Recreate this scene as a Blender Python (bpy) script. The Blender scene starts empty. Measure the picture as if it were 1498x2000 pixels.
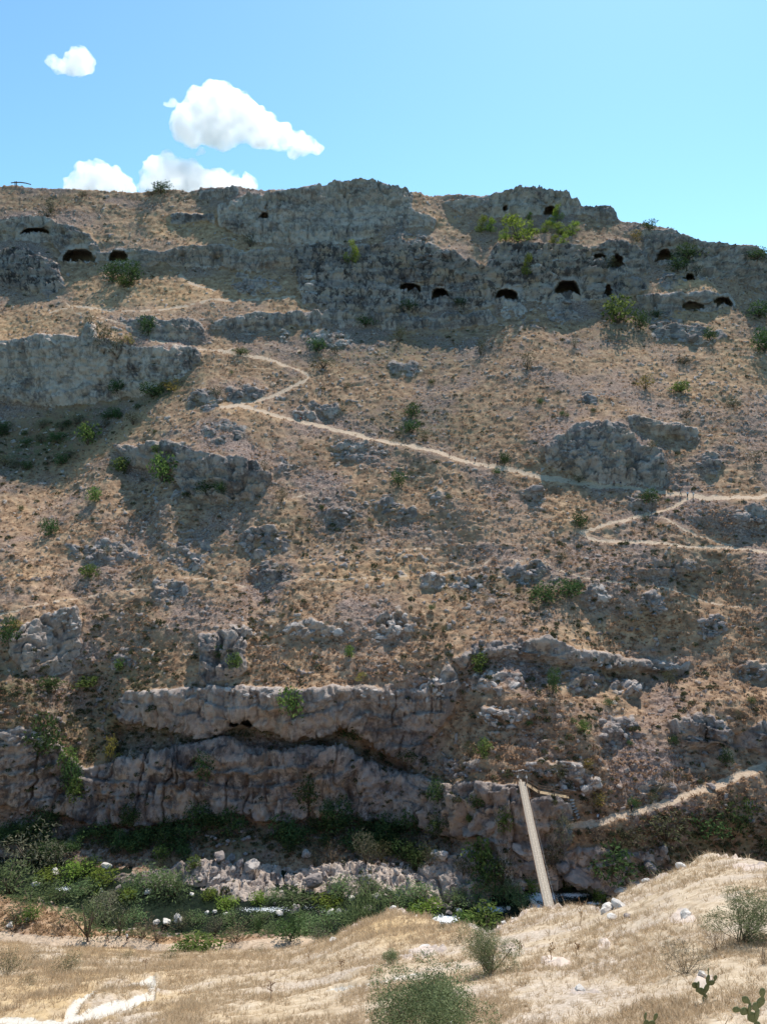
import bpy, bmesh, math, random
import numpy as np
from mathutils import Vector, Matrix, Euler
R = math.radians
random.seed(7)
rng = np.random.default_rng(7)
sc = bpy.context.scene
COL = sc.collection

# ------------------------------------------------------------------ camera, sky, sun, exposure
F = 1455.0                      # focal length in pixels of the 1498 x 2000 photograph
PITCH = R(5.0)
CAMZ = 80.0                     # the river lies at z = 0
cp, sp = math.cos(PITCH), math.sin(PITCH)
cam_d = bpy.data.cameras.new('camera')
cam_d.sensor_fit = 'VERTICAL'; cam_d.sensor_height = 36.0; cam_d.lens = 36.0 * F / 2000.0
cam_d.clip_start = 0.5; cam_d.clip_end = 12000
cam = bpy.data.objects.new('camera', cam_d); COL.objects.link(cam)
cam.location = (0, 0, CAMZ); cam.rotation_euler = (R(90) - PITCH, 0, 0)
sc.camera = cam

SUN_EL, SUN_AZ = R(55.5), R(22)   # azimuth: from +Y (view direction) towards +X (right)
world = bpy.data.worlds.new('World'); sc.world = world; world.use_nodes = True
wt = world.node_tree; wt.nodes.clear()
sky = wt.nodes.new('ShaderNodeTexSky'); sky.sky_type = 'NISHITA'; sky.sun_disc = False
sky.sun_elevation = SUN_EL; sky.sun_rotation = SUN_AZ
sky.altitude = 300; sky.air_density = 1.0; sky.dust_density = 0.6; sky.ozone_density = 1.0
tint = wt.nodes.new('ShaderNodeMix'); tint.data_type = 'RGBA'; tint.blend_type = 'MULTIPLY'
tint.inputs[0].default_value = 1.0
wt.links.new(sky.outputs[0], tint.inputs[6]); tint.inputs[7].default_value = (0.66, 0.96, 1.0, 1)
bg = wt.nodes.new('ShaderNodeBackground'); bg.inputs[1].default_value = 0.145
wt.links.new(tint.outputs[2], bg.inputs[0])
wo = wt.nodes.new('ShaderNodeOutputWorld'); wt.links.new(bg.outputs[0], wo.inputs[0])

sd = bpy.data.lights.new('sun', 'SUN'); sd.energy = 4.2; sd.angle = R(0.55); sd.color = (1.0, 0.93, 0.84)
sun = bpy.data.objects.new('sun', sd); COL.objects.link(sun); sun.location = (60, 150, 260)
sdir = Vector((math.sin(SUN_AZ) * math.cos(SUN_EL), math.cos(SUN_AZ) * math.cos(SUN_EL), math.sin(SUN_EL)))
sun.rotation_euler = sdir.to_track_quat('Z', 'Y').to_euler()

sc.view_settings.view_transform = 'Standard'; sc.view_settings.look = 'None'
sc.view_settings.gamma = 1.0; sc.view_settings.use_curve_mapping = False
sc.view_settings.exposure = 0.46
sc.render.engine = 'CYCLES'
sc.cycles.max_bounces = 24; sc.cycles.diffuse_bounces = 3; sc.cycles.glossy_bounces = 2
sc.cycles.transmission_bounces = 2; sc.cycles.transparent_max_bounces = 4; sc.cycles.volume_bounces = 24
sc.cycles.use_denoising = True

# ------------------------------------------------------------------ numeric helpers
def hash3(ix, iy, iz, seed):
    h = (ix.astype(np.uint32) * np.uint32(0x8da6b343)) ^ (iy.astype(np.uint32) * np.uint32(0xd8163841)) \
        ^ (iz.astype(np.uint32) * np.uint32(0xcb1ab31f)) ^ np.uint32((seed * 0x9e3779b9) & 0xffffffff)
    h ^= h >> np.uint32(13); h *= np.uint32(0x5bd1e995); h ^= h >> np.uint32(15)
    h *= np.uint32(0x2c1b3c6d); h ^= h >> np.uint32(12)
    return h.astype(np.float32) * np.float32(1 / 4294967296.0)

def vnoise(x, y, z, seed=0):
    """value noise in -1..1"""
    x = np.asarray(x, np.float32); y = np.asarray(y, np.float32) + 0 * x; z = np.asarray(z, np.float32) + 0 * x
    fx, fy, fz = np.floor(x), np.floor(y), np.floor(z)
    ix, iy, iz = fx.astype(np.int64), fy.astype(np.int64), fz.astype(np.int64)
    x = x - fx; y = y - fy; z = z - fz
    x = x * x * x * (x * (x * 6 - 15) + 10); y = y * y * y * (y * (y * 6 - 15) + 10); z = z * z * z * (z * (z * 6 - 15) + 10)
    def L(a, b, t): return a + (b - a) * t
    c = [[[hash3(ix + i, iy + j, iz + k, seed) for k in (0, 1)] for j in (0, 1)] for i in (0, 1)]
    v = L(L(L(c[0][0][0], c[1][0][0], x), L(c[0][1][0], c[1][1][0], x), y),
          L(L(c[0][0][1], c[1][0][1], x), L(c[0][1][1], c[1][1][1], x), y), z)
    return v * 2 - 1

def fbm(x, y, z, oct=3, seed=0, gain=0.5):
    a, s, tot = 1.0, 0, 0
    f = 1.0
    for o in range(oct):
        s = s + a * vnoise(x * f, y * f, z * f, seed + o * 17); tot += a
        a *= gain; f *= 2.03
    return s / tot

def sstep(a, b, x):
    t = np.clip((x - a) / (b - a), 0, 1); return t * t * (3 - 2 * t)

def worley(x, y, z, seed=0):
    """distance to nearest and second nearest feature point, id of nearest"""
    fx, fy, fz = np.floor(x), np.floor(y), np.floor(z)
    ix, iy, iz = fx.astype(np.int64), fy.astype(np.int64), fz.astype(np.int64)
    d1 = np.full(x.shape, 9.0, np.float32); d2 = d1.copy(); idn = np.zeros(x.shape, np.float32)
    for i in (-1, 0, 1):
        for j in (-1, 0, 1):
            for k in (-1, 0, 1):
                a, b, c = ix + i, iy + j, iz + k
                h = hash3(a, b, c, seed)
                h2 = (h * 977.0) % 1.0; h3 = (h * 5437.0) % 1.0
                d = (a + h - x) ** 2 + (b + h2 - y) ** 2 + (c + h3 - z) ** 2
                d = d.astype(np.float32)
                near = d < d1
                d2 = np.where(near, d1, np.minimum(d2, d))
                idn = np.where(near, h3, idn); d1 = np.where(near, d, d1)
    return np.sqrt(d1), np.sqrt(d2), idn

def inpoly(wx, wy, poly):
    ins = np.zeros(wx.shape, bool)
    n = len(poly)
    for i in range(n):
        x1, y1 = poly[i]; x2, y2 = poly[(i + 1) % n]
        if y1 == y2: continue
        c = (y1 > wy) != (y2 > wy)
        ins ^= c & (wx < (x2 - x1) * (wy - y1) / (y2 - y1) + x1)
    return ins

def seg_dist(wx, wy, pts):
    d = np.full(wx.shape, 1e6, np.float32)
    for (x1, y1), (x2, y2) in zip(pts[:-1], pts[1:]):
        dx, dy = x2 - x1, y2 - y1
        t = np.clip(((wx - x1) * dx + (wy - y1) * dy) / (dx * dx + dy * dy + 1e-9), 0, 1)
        d = np.minimum(d, np.hypot(wx - x1 - t * dx, wy - y1 - t * dy))
    return d

def blur(a, n):
    k = np.ones(2 * n + 1) / (2 * n + 1)
    for ax in (0, 1):
        p = [(0, 0), (0, 0)]; p[ax] = (n + 1, n)
        c = np.cumsum(np.pad(a, p, mode='edge'), axis=ax)
        w = 2 * n + 1
        a = (c[w:] - c[:-w]) / w if ax == 0 else (c[:, w:] - c[:, :-w]) / w
    return a

def unproj(px, py, Y):
    """a point of the place at horizontal distance Y, seen at photo position px, py"""
    u = (px - 749.0) / F; v = (1000.0 - py) / F
    dy = cp + v * sp
    return u * Y / dy, Y, CAMZ + (v * cp - sp) / dy * Y

def drop(py):                    # metres down per metre of distance
    v = (1000.0 - py) / F
    return (sp - v * cp) / (cp + v * sp)

def axis_dist(px, py, Y):
    v = (1000.0 - py) / F
    return Y / (cp + v * sp)

# ------------------------------------------------------------------ objects: naming and linking
def tag(o, label=None, cat=None, group=None, kind=None):
    if label: o['label'] = label
    if cat: o['category'] = cat
    if group: o['group'] = group
    if kind: o['kind'] = kind
    return o

def mesh_obj(name, me, parent=None, loc=None, rot=None, scale=None):
    o = bpy.data.objects.new(name, me); COL.objects.link(o)
    if parent: o.parent = parent
    if loc is not None: o.location = loc
    if rot is not None: o.rotation_euler = rot
    if scale is not None: o.scale = scale
    return o

def empty(name, loc, rz=0.0, scale=None):
    o = bpy.data.objects.new(name, None); COL.objects.link(o)
    o.empty_display_size = 0.3
    o.location = loc; o.rotation_euler = (0, 0, rz)
    if scale is not None: o.scale = scale
    return o

def np_mesh(name, V, faces, mat=None, smooth=True, attrs=None):
    """V (n,3); faces (m,k) integer array"""
    V = np.ascontiguousarray(V, np.float32); faces = np.ascontiguousarray(faces, np.int32)
    me = bpy.data.meshes.new(name)
    m, k = faces.shape
    me.vertices.add(len(V)); me.vertices.foreach_set('co', V.ravel())
    me.loops.add(m * k); me.loops.foreach_set('vertex_index', faces.ravel())
    me.polygons.add(m)
    me.polygons.foreach_set('loop_start', np.arange(0, m * k, k, dtype=np.int32))
    me.polygons.foreach_set('use_smooth', np.full(m, smooth, bool))
    if attrs:
        for an, av in attrs.items():
            at = me.attributes.new(an, 'FLOAT', 'POINT'); at.data.foreach_set('value', np.ascontiguousarray(av, np.float32))
    me.update(calc_edges=True)
    if mat: me.materials.append(mat)
    return me

class MB:
    """collects simple shapes and links them as one mesh"""
    def __init__(s): s.v = []; s.f = []
    def add(s, V, Fs):
        b = len(s.v); s.v += [tuple(p) for p in V]; s.f += [tuple(i + b for i in f) for f in Fs]
    def box(s, c, size, rot=None):
        hx, hy, hz = size[0] / 2, size[1] / 2, size[2] / 2
        P = [Vector((x, y, z)) for x in (-hx, hx) for y in (-hy, hy) for z in (-hz, hz)]
        if rot is not None: P = [rot @ p for p in P]
        P = [p + Vector(c) for p in P]
        s.add(P, [(0, 1, 3, 2), (4, 6, 7, 5), (0, 4, 5, 1), (2, 3, 7, 6), (0, 2, 6, 4), (1, 5, 7, 3)])
    def tube(s, pts, radii, n=6):
        pts = [Vector(p) for p in pts]; rings = []
        for i, p in enumerate(pts):
            t = (pts[min(i + 1, len(pts) - 1)] - pts[max(i - 1, 0)]).normalized()
            a = t.orthogonal().normalized(); b = t.cross(a)
            r = radii[i] if hasattr(radii, '__len__') else radii
            rings.append([p + (a * math.cos(2 * math.pi * k / n) + b * math.sin(2 * math.pi * k / n)) * r for k in range(n)])
        V = [p for r_ in rings for p in r_]; Fs = []
        for i in range(len(rings) - 1):
            for k in range(n):
                Fs.append((i * n + k, i * n + (k + 1) % n, (i + 1) * n + (k + 1) % n, (i + 1) * n + k))
        Fs.append(tuple(range(n - 1, -1, -1))); Fs.append(tuple(range((len(rings) - 1) * n, len(rings) * n)))
        s.add(V, Fs)
    def mesh(s, name, mat, smooth=False):
        me = bpy.data.meshes.new(name); me.from_pydata([tuple(p) for p in s.v], [], s.f)
        if smooth: me.polygons.foreach_set('use_smooth', [True] * len(me.polygons))
        me.materials.append(mat); me.update(); return me

# ------------------------------------------------------------------ materials
class NT:
    def __init__(s, name):
        s.m = bpy.data.materials.new(name); s.m.use_nodes = True
        s.t = s.m.node_tree; s.t.nodes.clear()
    def n(s, typ, **kw):
        nd = s.t.nodes.new(typ)
        for k, v in kw.items(): setattr(nd, k, v)
        return nd
    def link(s, a, b): s.t.links.new(a, b)
    def set(s, sock, v):
        if isinstance(v, bpy.types.NodeSocket): s.link(v, sock)
        else: sock.default_value = v
    def attr(s, name): return s.n('ShaderNodeAttribute', attribute_name=name).outputs['Fac']
    def pos(s, scale=(1, 1, 1)):
        tc = s.n('ShaderNodeTexCoord'); mp = s.n('ShaderNodeMapping')
        s.link(tc.outputs['Object'], mp.inputs[0]); mp.inputs['Scale'].default_value = scale
        return mp.outputs[0]
    def noise(s, vec, scale, detail=4, rough=0.55, dist=0.0):
        nd = s.n('ShaderNodeTexNoise'); s.link(vec, nd.inputs['Vector'])
        nd.inputs['Scale'].default_value = scale; nd.inputs['Detail'].default_value = detail
        nd.inputs['Roughness'].default_value = rough; nd.inputs['Distortion'].default_value = dist
        return nd.outputs['Fac']
    def math(s, op, a, b=0.0, c=0.0, clamp=False):
        nd = s.n('ShaderNodeMath', operation=op, use_clamp=clamp)
        s.set(nd.inputs[0], a); s.set(nd.inputs[1], b); s.set(nd.inputs[2], c); return nd.outputs[0]
    def smooth(s, v, a, b):
        nd = s.n('ShaderNodeMapRange', interpolation_type='SMOOTHSTEP'); s.set(nd.inputs[0], v)
        nd.inputs[1].default_value = a; nd.inputs[2].default_value = b; return nd.outputs[0]
    def ramp(s, v, stops):
        nd = s.n('ShaderNodeValToRGB'); s.link(v, nd.inputs[0]); cr = nd.color_ramp
        while len(cr.elements) < len(stops): cr.elements.new(0.5)
        for e, (p, c) in zip(cr.elements, stops): e.position = p; e.color = (*c, 1)
        return nd.outputs[0]
    def mix(s, f, a, b, mode='MIX'):
        nd = s.n('ShaderNodeMix', data_type='RGBA', blend_type=mode)
        s.set(nd.inputs[0], f)
        for sk, v in ((nd.inputs[6], a), (nd.inputs[7], b)):
            if isinstance(v, tuple): sk.default_value = (*v, 1)
            else: s.link(v, sk)
        return nd.outputs[2]
    def bump(s, h, strength, dist):
        nd = s.n('ShaderNodeBump'); s.link(h, nd.inputs['Height'])
        nd.inputs['Strength'].default_value = strength; nd.inputs['Distance'].default_value = dist
        return nd.outputs[0]
    def out(s, sh):
        o = s.n('ShaderNodeOutputMaterial'); s.link(sh, o.inputs[0]); return s.m
    def bsdf(s, col, rough=0.9, normal=None, spec=0.2):
        b = s.n('ShaderNodeBsdfPrincipled')
        if isinstance(col, tuple): b.inputs['Base Color'].default_value = (*col, 1)
        else: s.link(col, b.inputs['Base Color'])
        s.set(b.inputs['Roughness'], rough); b.inputs['Specular IOR Level'].default_value = spec
        if normal: s.link(normal, b.inputs['Normal'])
        return b.outputs[0]

def rock_colour(t, P, stain=None, pale=None):
    """weathered limestone: grey with pale faces, ochre patches and black lichen"""
    n1 = t.noise(P, 0.07, 5, 0.62); n2 = t.noise(P, 0.75, 6, 0.68)
    v = t.math('ADD', t.math('MULTIPLY', n1, 0.55), t.math('MULTIPLY', n2, 0.45))
    c = t.ramp(v, [(0.34, (0.125, 0.102, 0.098)), (0.47, (0.27, 0.222, 0.205)), (0.58, (0.41, 0.35, 0.315)), (0.70, (0.53, 0.46, 0.41))])
    no = t.noise(t.pos((0.11, 0.11, 0.16)), 1.0, 4, 0.6)
    c = t.mix(t.math('MULTIPLY', t.smooth(no, 0.50, 0.64), 0.75), c, (0.47, 0.32, 0.205))
    bd = t.noise(t.pos((0.035, 0.035, 0.55)), 1.0, 4, 0.6, 0.3)          # paler and darker beds
    c = t.mix(t.math('MULTIPLY', t.smooth(bd, 0.46, 0.60), 0.4), c, (0.50, 0.43, 0.37)); c = t.mix(t.math('MULTIPLY', t.smooth(bd, 0.48, 0.36), 0.35), c, (0.13, 0.11, 0.105))
    if pale is not None:
        pf = t.math('MULTIPLY', pale, t.smooth(v, 0.36, 0.52))
        c = t.mix(t.math('MULTIPLY', pf, 0.85), c, (0.66, 0.54, 0.45))
    st = t.noise(t.pos((0.26, 0.26, 0.12)), 1.0, 6, 0.72, 0.6); st2 = t.noise(P, 0.22, 5, 0.7)
    sm = t.math('MAXIMUM', t.smooth(st, 0.50, 0.60), t.smooth(st2, 0.52, 0.62))
    sm = t.math('MULTIPLY', sm, stain if stain is not None else 0.45)
    c = t.mix(sm, c, (0.055, 0.048, 0.05))
    return c, t.noise(P, 1.3, 8, 0.78)

def hill_material(name):
    t = NT(name); P = t.pos()
    rock, path, warm, stain, pale, green = (t.attr(a) for a in ('rock', 'path', 'warm', 'stain', 'pale', 'green'))
    a1 = t.noise(P, 0.045, 5, 0.6); a2 = t.noise(P, 0.42, 5, 0.65); a3 = t.noise(P, 2.1, 3, 0.6)
    g = t.ramp(a2, [(0.30, (0.13, 0.080, 0.052)), (0.48, (0.28, 0.180, 0.112)), (0.69, (0.47, 0.325, 0.205))])
    g2 = t.ramp(a3, [(0.3, (0.12, 0.083, 0.073)), (0.5, (0.235, 0.167, 0.138)), (0.72, (0.43, 0.33, 0.272))])
    g = t.mix(t.smooth(a1, 0.42, 0.62), g, g2)
    w = t.ramp(a2, [(0.3, (0.28, 0.162, 0.085)), (0.5, (0.46, 0.285, 0.15)), (0.7, (0.60, 0.42, 0.25))])
    g = t.mix(warm, g, w)
    gr = t.ramp(a3, [(0.3, (0.045, 0.05, 0.025)), (0.6, (0.11, 0.115, 0.055))])
    g = t.mix(t.math('MULTIPLY', green, t.smooth(a2, 0.35, 0.6)), g, gr)
    rc, rn = rock_colour(t, P, stain, pale)
    rf = t.math('ADD', rock, t.math('ADD', t.math('MULTIPLY', t.math('SUBTRACT', a3, 0.5), 0.7), t.math('MULTIPLY', t.math('SUBTRACT', a2, 0.5), 0.9)))
    c = t.mix(t.smooth(rf, 0.40, 0.62), g, rc)
    pc = t.ramp(a3, [(0.3, (0.36, 0.27, 0.19)), (0.7, (0.54, 0.42, 0.31))])
    pf = t.math('ADD', path, t.math('MULTIPLY', t.math('SUBTRACT', a3, 0.5), 0.5))
    c = t.mix(t.smooth(pf, 0.35, 0.6), c, pc)
    hgt = t.math('ADD', t.math('MULTIPLY', a3, 0.30), t.math('MULTIPLY', t.math('MULTIPLY', rn, rock), 1.1))
    return t.out(t.bsdf(c, 0.95, t.bump(hgt, 0.9, 0.75), 0.1))

MAT = {}
MAT['hill'] = hill_material('dry_hillside')

def leaf_material(name, dark, light, trans=0.3, yellow=None):
    t = NT(name)
    oi = t.n('ShaderNodeObjectInfo'); P = t.pos()
    n = t.noise(P, 3.0, 3)
    geo = t.n('ShaderNodeNewGeometry')
    v = t.math('ADD', t.math('MULTIPLY', n, 0.55), t.math('MULTIPLY', geo.outputs['Random Per Island'], 0.45))
    c = t.ramp(v, [(0.25, dark), (0.72, light)])
    hs = t.n('ShaderNodeHueSaturation'); t.link(c, hs.inputs['Color'])
    t.link(t.math('MULTIPLY_ADD', oi.outputs['Random'], 0.03, 0.485), hs.inputs['Hue'])
    t.link(t.math('MULTIPLY_ADD', oi.outputs['Random'], 0.5, 0.75), hs.inputs['Value'])
    c = hs.outputs[0]
    d = t.n('ShaderNodeBsdfDiffuse'); t.link(c, d.inputs[0])
    tr = t.n('ShaderNodeBsdfTranslucent'); t.link(c, tr.inputs[0])
    mx = t.n('ShaderNodeMixShader'); mx.inputs[0].default_value = trans
    t.link(d.outputs[0], mx.inputs[1]); t.link(tr.outputs[0], mx.inputs[2])
    return t.out(mx.outputs[0])

MAT['oak'] = leaf_material('dark_leaves', (0.032, 0.058, 0.022), (0.10, 0.15, 0.055))
MAT['fig'] = leaf_material('fresh_leaves', (0.065, 0.11, 0.028), (0.20, 0.27, 0.08), 0.45)
MAT['pine'] = leaf_material('pine_needles', (0.09, 0.13, 0.02), (0.30, 0.36, 0.07), 0.45)
MAT['scrub'] = leaf_material('dull_leaves', (0.05, 0.055, 0.028), (0.13, 0.13, 0.07))
MAT['olive'] = leaf_material('olive_leaves', (0.05, 0.072, 0.03), (0.19, 0.22, 0.11), 0.35)
MAT['olive_near'] = leaf_material('small_olive_leaves', (0.075, 0.10, 0.045), (0.25, 0.29, 0.15), 0.4)
MAT['grey'] = leaf_material('grey_leaves', (0.08, 0.085, 0.055), (0.22, 0.21, 0.14))
MAT['yellow'] = leaf_material('yellow_leaves', (0.16, 0.13, 0.03), (0.36, 0.30, 0.08), 0.4)
MAT['lush'] = leaf_material('lush_leaves', (0.08, 0.12, 0.05), (0.25, 0.33, 0.15), 0.55)
MAT['moss'] = leaf_material('moss_leaves', (0.10, 0.15, 0.025), (0.27, 0.36, 0.08), 0.5)
MAT['dry'] = leaf_material('dry_twigs', (0.10, 0.075, 0.05), (0.27, 0.20, 0.13), 0.2)
MAT['straw'] = leaf_material('straw', (0.36, 0.26, 0.155), (0.70, 0.56, 0.38), 0.45)
MAT['straw_far'] = leaf_material('straw_far', (0.20, 0.127, 0.08), (0.50, 0.345, 0.215), 0.5)

def plain(name, col, rough=0.8, n_scale=4.0, var=0.35):
    t = NT(name); n = t.noise(t.pos(), n_scale, 4)
    lo = tuple(c * (1 - var) for c in col); hi = tuple(min(1, c * (1 + var)) for c in col)
    return t.out(t.bsdf(t.ramp(n, [(0.3, lo), (0.7, hi)]), rough, t.bump(n, 0.3, 0.02)))
MAT['bark'] = plain('bark', (0.13, 0.10, 0.075))
MAT['wood'] = plain('weathered_wood', (0.36, 0.31, 0.25), 0.85, 3.0, 0.3)
MAT['wood_warm'] = plain('warm_wood', (0.42, 0.31, 0.19), 0.85, 3.0, 0.25)
MAT['wood_dark'] = plain('brown_wood', (0.16, 0.10, 0.065), 0.85, 3.0, 0.3)
MAT['cable'] = plain('steel_cable', (0.25, 0.25, 0.25), 0.5)
MAT['cloth_white'] = plain('white_wrap', (0.75, 0.74, 0.7))

def stone_material(name, lo, mid, hi, stain=0.3):
    t = NT(name); tc = t.n('ShaderNodeTexCoord')
    oi = t.n('ShaderNodeObjectInfo')
    P = t.n('ShaderNodeVectorMath', operation='ADD'); t.link(tc.outputs['Object'], P.inputs[0])
    mul = t.n('ShaderNodeVectorMath', operation='SCALE'); t.link(oi.outputs['Location'], mul.inputs[0]); mul.inputs[3].default_value = 0.37
    t.link(mul.outputs[0], P.inputs[1]); P = P.outputs[0]
    n = t.noise(P, 2.2, 6, 0.65); n1 = t.noise(P, 0.8, 4)
    c = t.ramp(n, [(0.28, lo), (0.5, mid), (0.72, hi)])
    c = t.mix(t.math('MULTIPLY', t.smooth(n1, 0.5, 0.68), stain), c, (0.07, 0.07, 0.068))
    return t.out(t.bsdf(c, 0.92, t.bump(n, 0.6, 0.12), 0.15))
MAT['stone'] = stone_material('grey_limestone', (0.13, 0.108, 0.103), (0.26, 0.22, 0.203), (0.42, 0.365, 0.33), 0.6)
MAT['stone_pale'] = stone_material('pale_limestone', (0.22, 0.188, 0.168), (0.40, 0.35, 0.315), (0.58, 0.52, 0.47), 0.45)

# ------------------------------------------------------------------ the far side of the ravine
SKY = [(-900, 384), (0, 364), (60, 366), (140, 370), (270, 376), (310, 371), (380, 376), (392, 367), (470, 365), (500, 370), (560, 371), (600, 365),
       (640, 357), (690, 352), (740, 357), (770, 366), (800, 376), (860, 382), (930, 382), (980, 378), (1010, 368), (1052, 367), (1080, 371),
       (1105, 380), (1127, 392), (1136, 404), (1195, 405), (1210, 433), (1240, 436), (1270, 440), (1320, 450), (1345, 462), (1360, 470),
       (1420, 477), (1470, 481), (1498, 496), (1700, 540), (2400, 620)]
BOT = [(-900, 1690), (0, 1682), (130, 1692), (200, 1722), (300, 1745), (380, 1742), (450, 1768), (560, 1764), (700, 1756), (800, 1764),
       (880, 1785), (960, 1780), (1040, 1748), (1120, 1742), (1180, 1760), (1300, 1730), (1498, 1700), (2400, 1690)]
skyx, skyy = np.array(SKY, float).T; botx, boty = np.array(BOT, float).T
TAB = [(300, 380), (370, 352), (400, 342), (500, 314), (600, 288), (700, 262), (800, 237), (900, 214), (1000, 195), (1200, 170), (1345, 154.5), (1480, 149.5), (1600, 145.5)]
tx, ty = np.array(TAB, float).T
GS = 2.5
gx = np.arange(-400, 1900 + GS, GS); gy = np.arange(330, 1840 + GS, GS)
PX, PY = np.meshgrid(gx, gy)
bot = np.interp(PX, botx, boty)
D0 = np.interp(PY, tx, ty)
side = sstep(800, 1010, PX + 0.25 * (PY - 1400))      # right of the lower cliff the slope runs on down to a wall at the water
D0 = D0 * (1 - side) + np.interp(PY, [300, 1200, 1345, 1480, 1600, 1660, 1740], [0, 0, 151, 139.5, 131.5, 130, 128.6]) * side * (PY > 1345) + np.where(PY <= 1345, D0, 0) * side
Yw = CAMZ / drop(np.maximum(bot, 1500))            # water's edge on the far side
tt = (PY - 1600) / np.maximum(bot - 1600, 1)
base = np.interp(PY * 0 + 1600, [1600], [145.5]) * (1 - side) + 131.5 * side
D0 = np.where(PY > 1600, base + (Yw - base) * np.clip(tt, 0, 1.35), D0)
D0 = blur(D0, 8)
# folds of the slope: a gully on the left, spurs and hollows
lf = fbm(PX / 260.0, PY / 330.0, 0 * PX + 3.1, 3, 5)
fold = 9.0 * lf + 13.0 * np.exp(-((PX - 60) / 170.0) ** 2 - ((PY - 900) / 130.0) ** 2) \
    + 7.0 * np.exp(-((PX - 170) / 90.0) ** 2 - ((PY - 1420) / 160.0) ** 2) \
    - 5.0 * np.exp(-((PX - 420) / 130.0) ** 2 - ((PY - 900) / 120.0) ** 2) \
    - 1.0 * np.exp(-((PX - 700) / 200.0) ** 2 - ((PY - 1380) / 120.0) ** 2) \
    + 7.0 * np.exp(-((PX - 780) / 150.0) ** 2 - ((PY - 1440) / 120.0) ** 2) \
    - 6.0 * np.exp(-((PX - 1190) / 130.0) ** 2 - ((PY - 890) / 90.0) ** 2)
lx, ly = 390 - 0.62 * (PY - 690) , PY                       # spur running down and left below the pale cliff
gul = sstep(10, 110, lx - PX) * sstep(740, 800, PY) * sstep(1080, 960, PY)
gul2 = sstep(25, -15, PX - 303) * sstep(170, 280, PX) * sstep(890, 930, PY) * sstep(1110, 1060, PY)
fold = fold + 9.0 * gul + 4.5 * gul2
D0 = D0 + fold * sstep(1640, 1450, PY) * (0.4 + 0.6 * sstep(1640, 1300, PY))

wx = PX + 15 * fbm(PX / 46, PY / 46, 0 * PX + 1.7, 4, 21, .6) ; wy = PY + 13 * fbm(PX / 40, PY / 40, 0 * PX + 8.2, 4, 22, .6)
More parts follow.
